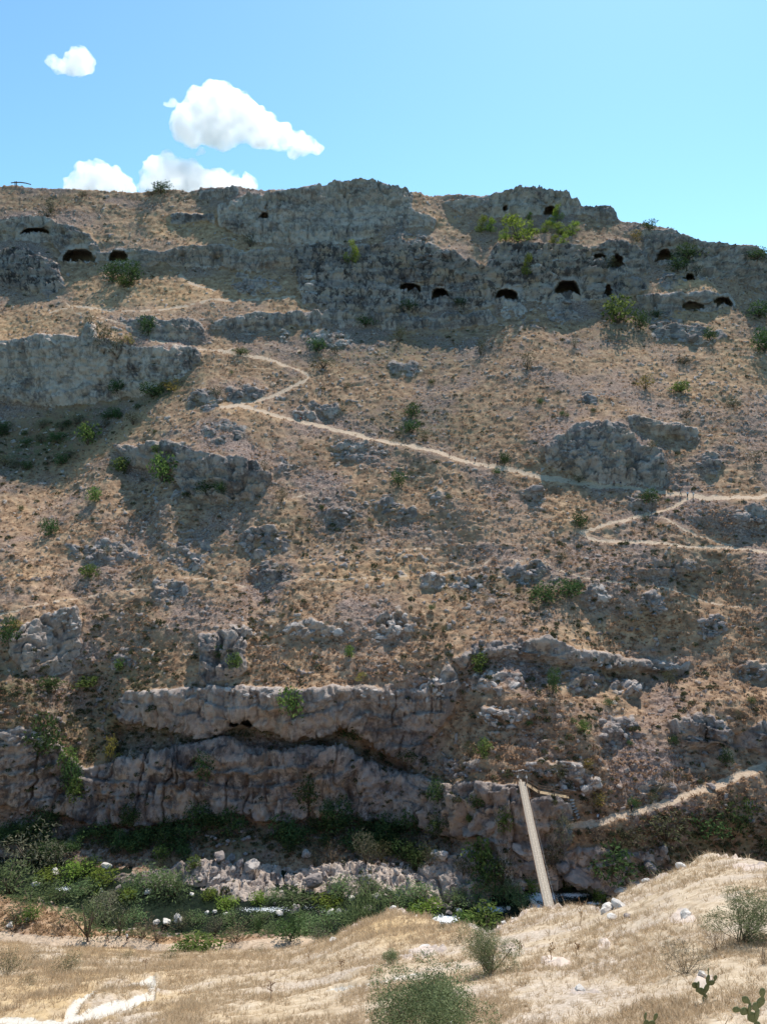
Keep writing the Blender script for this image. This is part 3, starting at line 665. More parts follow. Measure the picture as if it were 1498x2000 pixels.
cpx = 0.25 * (VPX[1:, 1:] + VPX[:-1, 1:] + VPX[1:, :-1] + VPX[:-1, :-1]); cpy = 0.25 * (VPY[1:, 1:] + VPY[:-1, 1:] + VPY[1:, :-1] + VPY[:-1, :-1])
fi[:NR - 1] = ident[np.clip(((cpy - gy[0]) / GS + .5).astype(int), 0, NG[0] - 1), np.clip(((cpx - gx[0]) / GS + .5).astype(int), 0, NG[1] - 1)]
inx = (cpx > gx[0]) & (cpx < gx[-1])
fi[:NR - 1][~inx] = 0
fid = fi.ravel()
ATf = {k: v.ravel() for k, v in AT.items()}
for i in np.unique(fid):
    nm, lab, cat = names[i]
    fs = quads[fid == i]
    if len(fs) < 4: continue
    uq, inv = np.unique(fs, return_inverse=True)
    me = np_mesh(nm, VV[uq], inv.reshape(-1, 4), MAT['hill'], True, {k: v[uq] for k, v in ATf.items()})
    tag(mesh_obj(nm, me), lab, cat, None, 'structure')

def on_far(px, py):
    """point of the far slope seen at px, py"""
    j = float(np.clip(np.interp(px, cols, np.arange(len(cols))), 0, len(cols) - 1.01))
    s = np.interp(px, cols, csky); b = np.interp(px, cols, cbot)
    i = float(np.clip((b - py) / (b - s) * (NR - 1), 0, NR - 1.01))
    a, c = int(i), int(round(j))
    f = i - a
    return Vector([float(A[a, c] * (1 - f) + A[a + 1, c] * f) for A in (HX, HY, HZ)])

# ------------------------------------------------------------------ the near side
SIL = [(-900, 1838), (-200, 1838), (0, 1843), (130, 1851), (230, 1853), (330, 1863), (450, 1860), (560, 1856), (615, 1845), (650, 1836), (705, 1803), (750, 1792), (763, 1777), (778, 1774), (796, 1785), (850, 1798), (905, 1804),
       (950, 1818), (985, 1806), (1027, 1783), (1068, 1772), (1103, 1765), (1165, 1772), (1180, 1775), (1192, 1766), (1215, 1747), (1245, 1724), (1296, 1709), (1342, 1691), (1362, 1673), (1387, 1662), (1418, 1666), (1448, 1673), (1498, 1682), (1700, 1700), (2400, 1720)]
SDP = [(-900, 104), (560, 106), (620, 88), (700, 66), (770, 62), (850, 60), (950, 50), (1030, 46), (1170, 42), (1390, 38), (1498, 35), (2400, 30)]
BDP = [(-900, 34), (0, 27), (400, 20), (830, 15.5), (1250, 13), (1498, 11.5), (2400, 10)]
six, siy = np.array(SIL, float).T; sdx, sdy = np.array(SDP, float).T; bdx, bdy = np.array(BDP, float).T
spx = np.arange(-900, 2401, 10.0); spy = np.interp(spx, six, siy)
kern = np.exp(-(np.arange(-30, 31) / 11.0) ** 2); kern /= kern.sum()
spy = np.convolve(np.pad(spy, 30, mode='edge'), kern, 'valid') - 6
def near_depth(px, py):
    s = np.interp(px, spx, spy); ds = np.interp(px, sdx, sdy); db = np.interp(px, bdx, bdy)
    t = np.clip((py - s) / (2010 - s), -0.25, 1.3)
    return 1.0 / (1 / ds * (1 - t) + 1 / db * t)
ncols = np.concatenate([np.linspace(-700, -60, 30, endpoint=False), np.arange(-60, 1560, 2.4), np.linspace(1562, 2300, 40)])
NN = 190
w01 = np.linspace(0, 1, NN)
nsil = np.interp(ncols, six, siy) + 1.6 * fbm(ncols / 16, 0 * ncols, 0 * ncols, 3, 90); nbot = 2070 + 0 * ncols
QPX = np.broadcast_to(ncols, (NN, len(ncols))).copy(); QPY = nbot[None] + (nsil - nbot)[None] * w01[:, None]
QY = near_depth(QPX, QPY)
nX, nY, nZ = unproj(QPX, QPY, QY)
nN = grid_normals(*(blur(a, 4) for a in (nX, nY, nZ)))
nd = 0.45 * fbm(nX * 0.16, nY * 0.16, nZ * 0, 3, 91) + 0.10 * fbm(nX * 1.1, nY * 1.1, nZ * 1.1, 3, 92) + 0.04 * vnoise(nX * 5, nY * 5, nZ * 5, 93)
amp = np.clip(QY / 30, 0.4, 1.6)
nd = nd * amp * (1 - 0.5 * w01[:, None] ** 4)
NPATH = [([(130, 1992), (150, 1962), (190, 1938), (240, 1932), (298, 1922)], 9), ([(298, 1922), (296, 1950), (230, 1966), (150, 1986)], 7), ([(-60, 1988), (60, 1992), (130, 1996)], 7), ([(70, 1880), (150, 1868), (230, 1874)], 2), ([(640, 1936), (760, 1912), (820, 1900)], 3)]
npath = np.zeros(QPX.shape)
for pts, wpx in NPATH:
    npath = np.maximum(npath, sstep(1.3, 0.6, seg_dist(QPX + 4 * fbm(QPX / 20, QPY / 14, 0 * QPX, 2, 94), QPY + 2 * fbm(QPX / 20, QPY / 14, 0 * QPX, 2, 95), pts) / wpx))
nrock = np.zeros(QPX.shape)
for cx, cy, rx, ry in ((1330, 1795, 26, 14), (1140, 1935, 30, 8), (1375, 1915, 18, 14), (1000, 1850, 30, 8), (835, 1852, 30, 8), (1180, 1845, 14, 12), (790, 1868, 16, 6), (1090, 1880, 30, 7), (1300, 1690, 60, 8), (1460, 1690, 40, 6), (770, 1778, 18, 6)):
    nrock = np.maximum(nrock, sstep(1.3, 0.7, np.hypot((QPX - cx) / rx, (QPY - cy) / ry) + 0.5 * fbm(QPX / 14, QPY / 10, 0 * QPX, 3, 96)))
edge = sstep(9, 2, QPY - nsil[None]) * sstep(640, 700, QPX) * sstep(-0.1, 0.3, fbm(QPX / 30, 0 * QPX, 0 * QPX, 2, 97))
nrock = np.maximum(nrock, edge)
nd = nd * (1 - npath * 0.8) - 0.12 * npath + nrock * 0.25 * fbm(nX * 1.5, nY * 1.5, nZ * 1.5, 3, 98)
nX += nN[..., 0] * nd; nY += nN[..., 1] * nd; nZ += nN[..., 2] * nd
nwarm = np.clip(0.95 * np.exp(-((QPX - 150) / 300) ** 2) * sstep(-.3, .3, fbm(QPX / 90, QPY / 18, 0 * QPX, 3, 99)) + np.exp(-((QPX - 760) / 150) ** 2 - ((QPY - 1810) / 30) ** 2), 0, 1)
NXs, NYs, NZs = nX, nY, nZ
bx_, by2, bz_ = [], [], []
for dist, dz in ((0.4, 0.45), (1.2, 1.5), (3, 3.6), (7, 8), (12, 13.5), (20, 21.5), (28, 29.5), (36, 37), (42, 46), (50, 66), (56, 90)):
    f = (nY[-1] + dist) / nY[-1]
    bx_.append(nX[-1] * f); by2.append(nY[-1] + dist); bz_.append(np.maximum(nZ[-1] - dz, -6 - 0.1 * dist))
fx_, fy2, fz_ = [], [], []
for yy, zz, s_ in ((-60, 1.5, 5), (-10, -1.7, 1.6), (-2, -1.7, 0.9), (2.0, -2.2, 0.55), (5, -4.2, 0.62)):
    fx_.append(nX[0] * s_); fy2.append(0 * nX[0] + yy); fz_.append(0 * nX[0] + CAMZ + zz)
XA = np.concatenate([fx_, nX, bx_]); YA = np.concatenate([fy2, nY, by2]); ZA = np.concatenate([fz_, nZ, bz_])
nf, nb = len(fx_), len(bx_)
def pad2(a, z=False):
    a0 = np.repeat(a[:1], nf, 0); a1 = np.repeat(a[-1:], nb, 0)
    return np.concatenate([a0 * 0 if z else a0, a, a1])
nA = {'rock': pad2(nrock), 'path': pad2(npath), 'warm': pad2(nwarm), 'pale': pad2(nrock * 0 + 0.85)}
nA['rock'][nf + NN + 1:] = 0.9

def near_material():
    t = NT('pale_dry_grass_ground'); P = t.pos()
    rock, path, warm, pale = (t.attr(a) for a in ('rock', 'path', 'warm', 'pale'))
    a1 = t.noise(P, 0.22, 5, 0.6); a2 = t.noise(P, 1.6, 5, 0.65); a3 = t.noise(P, 9.0, 4, 0.65)
    g = t.ramp(a2, [(0.28, (0.30, 0.225, 0.15)), (0.5, (0.47, 0.37, 0.26)), (0.72, (0.60, 0.50, 0.38))])
    g = t.mix(t.smooth(a1, 0.45, 0.62), g, t.ramp(a3, [(0.3, (0.27, 0.21, 0.16)), (0.5, (0.45, 0.37, 0.295)), (0.7, (0.60, 0.51, 0.42))]))
    g = t.mix(t.math('MULTIPLY', t.smooth(t.noise(P, 0.7, 4, 0.7), 0.54, 0.66), 0.6), g, (0.26, 0.185, 0.115))
    g = t.mix(warm, g, t.ramp(a2, [(0.3, (0.38, 0.26, 0.13)), (0.7, (0.58, 0.43, 0.25))]))
    rc, rn = rock_colour(t, P, None, pale)
    c = t.mix(t.smooth(t.math('ADD', rock, t.math('MULTIPLY', t.math('SUBTRACT', a3, 0.5), 0.8)), 0.4, 0.6), g, rc)
    c = t.mix(t.smooth(t.math('ADD', path, t.math('MULTIPLY', t.math('SUBTRACT', a3, 0.5), 0.6)), 0.35, 0.6), c, t.ramp(a3, [(0.3, (0.50, 0.45, 0.38)), (0.7, (0.66, 0.61, 0.54))]))
    return t.out(t.bsdf(c, 0.95, t.bump(a3, 0.5, 0.06), 0.1))
MAT['near'] = near_material()
nr2, nc2 = XA.shape
ii, jj = np.meshgrid(np.arange(nr2 - 1), np.arange(nc2 - 1), indexing='ij')
q = (ii * nc2 + jj).ravel()
nq = np.stack([q, q + 1, q + nc2 + 1, q + nc2], -1)
pm = nA['path']; pf_ = (0.25 * (pm[1:, 1:] + pm[:-1, 1:] + pm[1:, :-1] + pm[:-1, :-1])).ravel() > 0.5
VN = np.stack([XA, YA, ZA], -1).reshape(-1, 3)
for flag, nm, lab, cat in ((False, 'near_hillside', 'pale dry grass slope on the near side, falling away below the viewpoint', 'hillside'), (True, 'path', 'bare white footpath looping round a grassy patch at the bottom left', 'path')):
    fs = nq[pf_ == flag]
    uq, inv = np.unique(fs, return_inverse=True)
    tag(mesh_obj(nm, np_mesh(nm, VN[uq], inv.reshape(-1, 4), MAT['near'], True, {k: v.ravel()[uq] for k, v in nA.items()})), lab, cat, None, 'structure')

def on_near(px, py):
    j = int(round(np.interp(px, ncols, np.arange(len(ncols)))))
    s, b = nsil[j], 2070
    i = float(np.clip((b - py) / (b - s) * (NN - 1), 0, NN - 1.01)); a = int(i); f = i - a
    return Vector([float(A[a, j] * (1 - f) + A[a + 1, j] * f) for A in (NXs, NYs, NZs)])

# near bank, flat ground between the near hill and the river
NEDGE = [(-900, 1730), (-100, 1722), (60, 1730), (140, 1754), (215, 1790), (330, 1801), (430, 1802), (500, 1798), (600, 1800), (760, 1812), (900, 1812), (1000, 1792), (1080, 1790), (1180, 1800), (1300, 1790), (2400, 1760)]
nex, ney = np.array(NEDGE, float).T
epx = np.linspace(-900, 2300, 200); epy = np.interp(epx, nex, ney)
eYv = CAMZ / drop(epy); eX = (epx - 749) / F * axis_dist(epx, epy, eYv)
bxs = np.arange(-130, 131, 0.42); bys = np.arange(82, 134, 0.42)
BX, BY = np.meshgrid(bxs, bys)
eY = np.interp(BX, eX, eYv)
tb = (eY - BY)
def bank_h(X_, Y_, eY_):
    t_ = eY_ - Y_
    return 3.0 * sstep(0, 10, t_) + 0.8 * sstep(-1.5, 1.5, t_) - 1.3
BZ = bank_h(BX, BY, eY) + 0.35 * fbm(BX * 0.2, BY * 0.2, 0 * BX, 3, 101) + 0.22 * fbm(BX * 1.1, BY * 1.1, 0 * BX, 3, 102)
bvx = 749 + F * BX / axis_dist(0, 1000 - F * np.tan(np.arctan2(BZ - CAMZ, BY) + PITCH), BY)
bvy = 1000 - F * np.tan(np.arctan2(BZ - CAMZ, BY) + PITCH)
BPATH = [(-300, 1812), (0, 1828), (60, 1838), (150, 1840), (240, 1840), (320, 1854), (420, 1852), (520, 1852), (610, 1846)]
bp = sstep(1.3, 0.7, seg_dist(bvx + 4 * fbm(BX * .4, BY * .4, 0 * BX, 2, 103), bvy + 3 * fbm(BX * .4, BY * .4, 0 * BX, 2, 104), BPATH) / 10.5)
bp = np.maximum(bp, sstep(1.3, 0.7, seg_dist(bvx, bvy, [(470, 1846), (560, 1836), (610, 1836)]) / 7))
bA = {'rock': sstep(0.2, 0.5, fbm(BX * .25, BY * .25, 0 * BX, 3, 105)) * 0.8 * sstep(8, 3, tb), 'path': bp, 'warm': 0.35 * sstep(4, 9, tb), 'pale': 0 * BX + 0.8, 'green': sstep(7, 2, tb) * (1 - bp), 'stain': 0 * BX}
nrb, ncb = BX.shape
ii, jj = np.meshgrid(np.arange(nrb - 1), np.arange(ncb - 1), indexing='ij'); q = (ii * ncb + jj).ravel()
bq = np.stack([q, q + 1, q + ncb + 1, q + ncb], -1)
bpf = (0.25 * (bp[1:, 1:] + bp[:-1, 1:] + bp[1:, :-1] + bp[:-1, :-1])).ravel() > 0.5
VB = np.stack([BX, BY, BZ], -1).reshape(-1, 3)
for flag, nm, lab, cat in ((False, 'riverbank', 'low near bank of the river, green towards the water', 'riverbank'), (True, 'path', 'pale dirt path along the near bank at the lower left, two hikers on it', 'path')):
    fs = bq[bpf == flag]; uq, inv = np.unique(fs, return_inverse=True)
    tag(mesh_obj(nm, np_mesh(nm, VB[uq], inv.reshape(-1, 4), MAT['hill'], True, {k: v.ravel()[uq] for k, v in bA.items()})), lab, cat, None, 'structure')
def on_bank(px, py):
    z = 2.0
    for _ in range(12):
        Yb = (CAMZ - z) / drop(py); Xb = (px - 749) / F * axis_dist(px, py, Yb)
        i = int(np.clip((Yb - bys[0]) / 0.42, 0, nrb - 1)); j = int(np.clip((Xb - bxs[0]) / 0.42, 0, ncb - 1))
        z = 0.5 * z + 0.5 * max(float(BZ[i, j]), -0.1)
    return Vector((Xb, Yb, z))
def on_water(px, py):
    Yb = CAMZ / drop(py); return Vector(((px - 749) / F * axis_dist(px, py, Yb), Yb, 0.0))

# the river
rx_ = np.arange(-150, 151, 0.5); ry_ = np.arange(104, 142, 0.35)
RX, RY = np.meshgrid(rx_, ry_)
rpy = 1000 - F * np.tan(np.arctan2(-CAMZ, RY) + PITCH); rpx = 749 + F * RX / axis_dist(0, rpy, RY)
foam = np.zeros(RX.shape)
for cx, cy, rx2, ry2, a in ((520, 1776, 75, 8, .75), (600, 1772, 40, 8, .5), (650, 1778, 60, 9, .5), (770, 1778, 30, 8, .6), (870, 1795, 45, 12, 1), (960, 1776, 40, 9, .9), (1060, 1752, 40, 14, 1), (1120, 1748, 40, 6, 1), (1130, 1768, 50, 5, .5), (1160, 1764, 22, 4, 1.),
                            (1050, 1772, 24, 12, 1), (125, 1736, 18, 6, 1), (20, 1680, 30, 5, .5), (240, 1762, 40, 4, .35), (840, 1772, 60, 6, .6), (1100, 1757, 40, 8, .45)):
    foam = np.maximum(foam, a * np.exp(-(((rpx - cx) / rx2) ** 2 + ((rpy - cy) / ry2) ** 2) * 1.2))
RZ = 0.03 * fbm(RX * 0.5, RY * 0.5, 0 * RX, 3, 110) + foam * 0.16 * vnoise(RX * 1.6, RY * 1.6, 0 * RX, 111)
t = NT('dark_green_river'); P = t.pos()
fo = t.attr('foam'); fn = t.noise(P, 4.2, 6, 0.75); fn2 = t.noise(P, 0.9, 3)
fm = t.smooth(t.math('ADD', fn, t.math('MULTIPLY', t.math('SUBTRACT', fo, 0.60), 0.38)), 0.49, 0.56)
wc = t.mix(fm, t.ramp(fn2, [(0.3, (0.006, 0.011, 0.008)), (0.7, (0.016, 0.024, 0.016))]), (0.75, 0.78, 0.80))
b = t.bsdf(wc, t.math('MULTIPLY_ADD', fm, 0.6, 0.12), t.bump(t.noise(P, 2.5, 3), 0.2, 0.03), 0.5)
MAT['water'] = t.out(b)
nrr, ncr = RX.shape
ii, jj = np.meshgrid(np.arange(nrr - 1), np.arange(ncr - 1), indexing='ij'); q = (ii * ncr + jj).ravel()
tag(mesh_obj('river', np_mesh('river', np.stack([RX, RY, RZ], -1).reshape(-1, 3), np.stack([q, q + 1, q + ncr + 1, q + ncr], -1), MAT['water'], True, {'foam': foam.ravel()})),
    'dark green river with white rapids at the bottom of the ravine', 'river', None, 'structure')

# ------------------------------------------------------------------ stones
def polytope_mesh(name, seed, sub, mat, squash=(1, 1, 1), planes=13, rough=0.05):
    r = np.random.default_rng(seed)
    bm = bmesh.new(); bmesh.ops.create_icosphere(bm, subdivisions=sub, radius=1.0)
    V = np.array([v.co[:] for v in bm.verts]); Fs = np.array([[v.index for v in f.verts] for f in bm.faces]); bm.free()
    n = r.normal(size=(planes, 3)); n /= np.linalg.norm(n, axis=1, keepdims=True)
    d = r.uniform(0.50, 0.80, planes)
    dots = V @ n.T
    rad = np.min(np.where(dots > 0.05, d / np.maximum(dots, 0.05), 9), axis=1); rad = np.minimum(rad, 1.0)
    rad = rad + rough * fbm(V[:, 0] * 2.5, V[:, 1] * 2.5, V[:, 2] * 2.5 + seed, 3, seed)
    return np_mesh(name, V * rad[:, None] * np.array(squash) * 0.5, Fs, mat, False)
MAT['stone_white'] = stone_material('white_limestone', (0.36, 0.325, 0.29), (0.60, 0.555, 0.505), (0.76, 0.72, 0.67), 0.2)
BLOCK = {k: [polytope_mesh('block', 200 + i, 2, MAT[k], (1, 0.8, 0.6), 11, 0.05) for i in range(8)] for k in ('stone', 'stone_pale')}
BOULDER = {k: [polytope_mesh('boulder', 300 + i, 3, MAT[k], (1, 0.85, 0.72), 15, 0.12) for i in range(7)] for k in ('stone', 'stone_pale', 'stone_white')}

def block_child(parent, p, size, kind, r, flat=1.0):
    o = mesh_obj('block', BLOCK[kind][r.integers(8)], parent)
    o.location = p; o.rotation_euler = (r.normal(0, .18), r.normal(0, .18), r.uniform(0, 6.28))
    o.scale = (size * r.uniform(.8, 1.3), size * r.uniform(.8, 1.2), size * r.uniform(.7, 1.3) * flat)
    return o

orng = np.random.default_rng(41)
# landmarks used to tell look-alike small things apart in their labels
LMS = [(100, 720, 'pale left cliff wall'), (860, 560, 'cave cliff'), (1204, 610, 'round green cave-foot bush'), (560, 735, 'top bend of the path'), (780, 935, 'lone dark round bush'), (803, 830, 'dark bush pair'), (420, 930, 'shadow-throwing crag'), (1180, 890, 'massive outcrop'), (1133, 1030, 'point of the hairpin'),
       (1090, 1160, 'two large dark shrubs'), (520, 1060, 'pale heap of rocks'), (762, 1222, 'pale stepped outcrop'), (435, 1285, 'upright rock rib'), (90, 1250, 'pitted crag'), (560, 1380, 'overhanging lip'), (1120, 1275, 'long layered ledge'), (1017, 1520, 'bridge head'), (1330, 1560, 'bridge path'), (1325, 766, 'green golden-slope shrub'), (1205, 1424, 'tilted outcrop'), (1440, 1430, 'right-edge rock band'), (200, 1080, 'wall-like row of rocks'), (1390, 700, 'low grey band'), (1470, 1010, 'grey right-edge outcrop')]
LMB = [(110, 1670, 'big grey-green river shrub'), (318, 1678, 'pale shaded bush'), (450, 1690, 'shaded rubble chute'), (600, 1670, 'upright pale boulder'), (715, 1680, 'tall pale grey shrub'), (860, 1690, 'pale boulders by the green bush')]
LMR = [(400, 1740, 'tip of the far bank'), (450, 1690, 'shaded rubble chute'), (492, 1712, 'big pale boulder'), (545, 1735, 'middle of the far bank'), (610, 1740, 'rounded outcrop boulder'), (665, 1735, 'green mound right of it'), (737, 1750, 'tall white leaning block'), (800, 1740, 'dark shrub above the rubble'), (865, 1688, 'two pale boulders'), (938, 1700, 'bright green round bush'), (990, 1745, 'reeds beside the bridge')]
LMC = [(405, 1650, 'top left of the shaded chute'), (490, 1650, 'top right of the shaded chute'), (450, 1680, 'middle of the shaded chute'), (430, 1705, 'lower left of the shaded chute'), (480, 1705, 'lower right of the shaded chute')]
LMV = [(173, 860, 'pale green little tree'), (60, 800, 'pale cliff foot'), (60, 930, 'lower rim of the left shadow')]
FILL = []
ORD = ('', 'second ', 'third ', 'fourth ', 'fifth ', 'sixth ', 'seventh ', 'eighth ', 'ninth ', 'tenth ')
def label_fill():
    seen = {}
    for o, what, px, py, lms in FILL:
        x, y, nm = min(lms, key=lambda l: (l[0] - px) ** 2 + (l[1] - py) ** 2)
        side = ('below' if py > y else 'above') if abs(py - y) > abs(px - x) else ('right of' if px > x else 'left of')
        seen.setdefault((what, nm, side), []).append((math.hypot(px - x, py - y), o))
    for (what, nm, side), l in seen.items():
        for k, (d, o) in enumerate(sorted(l, key=lambda q: q[0])):
            o['label'] = f"{ORD[min(k, 9)]}nearest {what} {side} the {nm}"

for cx, cy, w, h, kind, lab in OUTCROPS:
    base = on_far(cx, cy + h * 0.3)
    root = empty('rock_outcrop', base); tag(root, lab, 'rock outcrop', 'rock outcrops on the far slope')
    ppm = F / axis_dist(cx, cy, base.y)
    n = int(np.clip(w * h / 110, 7, 34))
    for i in range(n):
        a = orng.uniform(0, 6.28); rr = math.sqrt(orng.uniform(0, 1))
        qx, qy = cx + 0.5 * w * rr * math.cos(a), cy + 0.5 * h * rr * math.sin(a)
        p = on_far(qx, qy)
        size = np.clip(orng.lognormal(2.55, 0.42), 6, 30) * (1.35 if i < 3 else 0.95) * (0.75 if h < 20 else 1) / ppm
        block_child(root, p - base + Vector((0, 0.10 * size, -0.10 * size)), size, kind, orng)

def boulder(px, py, spx, kind, lab, group, where, name='boulder', sink=0.2, cat='boulder'):
    p = where(px, py); size = spx * axis_dist(px, py, p.y) / F
    o = mesh_obj(name, BOULDER[kind][orng.integers(7)], None, p + Vector((0, 0, size * (0.36 - sink))), (orng.normal(0, .25), orng.normal(0, .25), orng.uniform(0, 6.28)),
                 (size * orng.uniform(.9, 1.2), size * orng.uniform(.85, 1.1), size * orng.uniform(.8, 1.1)))
    return tag(o, lab, cat, group)
RST = 'stones in the river'
for a in ((70, 1732, 18, 'stone_white', 'white stone standing in the green water plants at the left'), (108, 1708, 22, 'stone_white', 'pale stone topped by moss at the left end of the river'),
          (198, 1742, 12, 'stone_white', 'small white stone among yellow-green moss on the left'), (232, 1738, 16, 'stone', 'grey stone at the water edge beside the moss'),
          (208, 1697, 22, 'stone_white', 'rounded white boulder beside the dark round shrub'), (290, 1745, 18, 'stone_white', 'white angular stone alone in the still dark water'),
          (375, 1750, 12, 'stone_white', 'small white stone at the tip of the far bank'), (405, 1785, 12, 'stone_white', 'left of two small stones at the head of the rapids'), (419, 1784, 14, 'stone_white', 'right of two small stones at the head of the rapids'),
          (441, 1788, 14, 'stone_white', 'pale stone in the weed below the rapids, left'), (537, 1766, 9, 'stone', 'tiny stone near the far moss in the rapids'), (547, 1788, 20, 'stone_white', 'white stone capped with moss at the near side of the rapids'),
          (577, 1782, 24, 'stone', 'round grey boulder in the rapids'), (576, 1772, 12, 'stone_white', 'small pale stone balanced behind the round grey boulder'), (645, 1786, 18, 'stone_white', 'upright white stone among reeds, left'),
          (661, 1782, 16, 'stone_white', 'upright white stone among reeds, right'), (687, 1757, 16, 'stone_white', 'pale stone beyond the reeds'), (737, 1756, 26, 'stone_white', 'tall white block leaning among the reeds'),
          (718, 1780, 22, 'stone', 'mossy round stone in front of the reeds'), (877, 1785, 16, 'stone', 'grey stone in the foaming water left of the near shrub'), (896, 1783, 18, 'stone_white', 'pale stone in the foaming water right of the grey one'),
          (882, 1768, 16, 'stone', 'dark stone behind the foam'), (993, 1776, 12, 'stone_white', 'small white stone under the bridge on the left'), (1042, 1768, 18, 'stone_white', 'pale stone beside the bridge foam'), (1030, 1760, 12, 'stone', 'grey stone left of the bridge in white water'),
          (1187, 1738, 22, 'stone', 'round dark boulder in the pool at the right'), (1061, 1772, 14, 'stone', 'small brown stone just under the bridge')):
    boulder(*a, RST, on_water, 'river_stone', 0.12, 'stone')
for a in ((1235, 1740, 44, 'stone_white', 'large white block at the pool edge behind the near hill'), (1212, 1752, 34, 'stone_white', 'second white block beside the pool')):
    boulder(*a, 'white blocks beside the pool', on_water, 'boulder', 0.0)
for a in ((1183, 1780, 38, 'stone_white', 'big white rock breaking the crest of the near hill'), (1206, 1772, 30, 'stone_white', 'smaller white rock behind the big one on the near crest'), (1196, 1792, 26, 'stone_white', 'pale rock in front of the big one on the near crest'), (1224, 1790, 22, 'stone', 'dark-sided rock right of the crest rocks'),
          (831, 1848, 26, 'stone_white', 'small white rock in the grass above the lone round shrub'), (1340, 1797, 36, 'stone_white', 'weathered white rock lying in the grass on the right slope'), (1132, 1938, 30, 'stone_white', 'flat pale rock in the foreground grass left of the cactus'), (1372, 1910, 30, 'stone_white', 'pale rock behind the small cactus'), (1262, 1726, 18, 'stone_white', 'pale stone on the right crest'), (769, 1778, 22, 'stone_white', 'white rock on the tip of the orange spur'),
          (722, 1803, 12, 'stone_white', 'tiny white stone on the edge of the spur'), (652, 1840, 22, 'stone_white', 'white rock where the spur meets the bank'), (875, 2004, 40, 'stone_white', 'pale rock half hidden at the bottom edge'), (985, 1806, 16, 'stone_white', 'white stone on the crest left of the bridge'), (1000, 1798, 12, 'stone_white', 'small white stone on the crest nearer the bridge'), (1330, 1678, 26, 'stone_white', 'white ledge stone under the peak of the near hill')):
    boulder(*a, 'pale rocks on the near slope', on_near, 'boulder', 0.22)
for a in ((325, 1806, 26, 'stone_white', 'right part of the split white rock on the near bank'), (305, 1805, 18, 'stone_white', 'left part of the split white rock on the near bank'), (347, 1800, 26, 'stone_white', 'rough pale rock behind the split white rock'), (55, 1800, 16, 'stone_white', 'white stone in the brush at the left, above the path'), (20, 1810, 18, 'stone_white', 'pale stone at the left edge above the path')):
    boulder(*a, 'rocks on the near bank', on_bank, 'boulder', 0.15)
for a in ((492, 1712, 36, 'stone_pale', 'big pale boulder right of the shaded rubble'), (600, 1672, 26, 'stone_pale', 'upright pale boulder among dry shrubs'), (610, 1745, 44, 'stone', 'rounded white outcrop boulder at the water, middle'), (430, 1700, 30, 'stone', 'large shaded boulder in the rubble chute'), (450, 1680, 28, 'stone', 'upper shaded boulder in the rubble chute'),
          (470, 1705, 24, 'stone', 'right shaded boulder in the rubble chute'), (1030, 1700, 50, 'stone', 'boulder left under the bridge, in shade'), (1018, 1670, 46, 'stone_pale', 'pale boulder left under the bridge, sunlit on top'), (1128, 1720, 70, 'stone', 'huge smooth boulder standing at the pool'), (1158, 1730, 50, 'stone', 'smooth boulder right of the huge one'), (1140, 1685, 40, 'stone_pale', 'pale boulder on top of the huge one'), (1098, 1690, 36, 'stone', 'boulder just right of the bridge'), (1205, 1695, 34, 'stone', 'boulder under the dark bushy tree right of the bridge'), (870, 1688, 30, 'stone_pale', 'pale boulder left of the green bush by the bridge'), (856, 1682, 24, 'stone_pale', 'smaller pale boulder by the green bush'), (1255, 1690, 40, 'stone', 'dark rock behind the reeds at the right'),
          (1386, 1540, 22, 'stone', 'brown boulder lying beside the bridge path'), (1290, 1665, 34, 'stone', 'rock above the reeds at the right')):
    boulder(*a, 'boulders on the far bank', on_far, 'boulder', 0.1)
for i in range(110):
    px = orng.uniform(385, 1010); py = np.interp(px, botx, boty) - orng.uniform(4, 70)
    dk = 380 < px < 500 and py < 1720
    boulder(px, py, float(np.clip(orng.lognormal(2.1, 0.35), 5, 17)), 'stone_pale', None, 'rubble blocks along the far bank', on_far, 'rubble_block', 0.15, 'rock'); FILL.append((COL.objects[-1], 'pale rubble block', px, py, LMR))
for i in range(26):
    px = orng.uniform(395, 500); py = orng.uniform(1640, 1712)
    boulder(px, py, float(np.clip(orng.lognormal(2.4, 0.35), 7, 24)), 'stone', None, 'blocks in the shaded rubble chute', on_far, 'rubble_block', 0.15, 'rock'); FILL.append((COL.objects[-1], 'grey block', px, py, LMC))

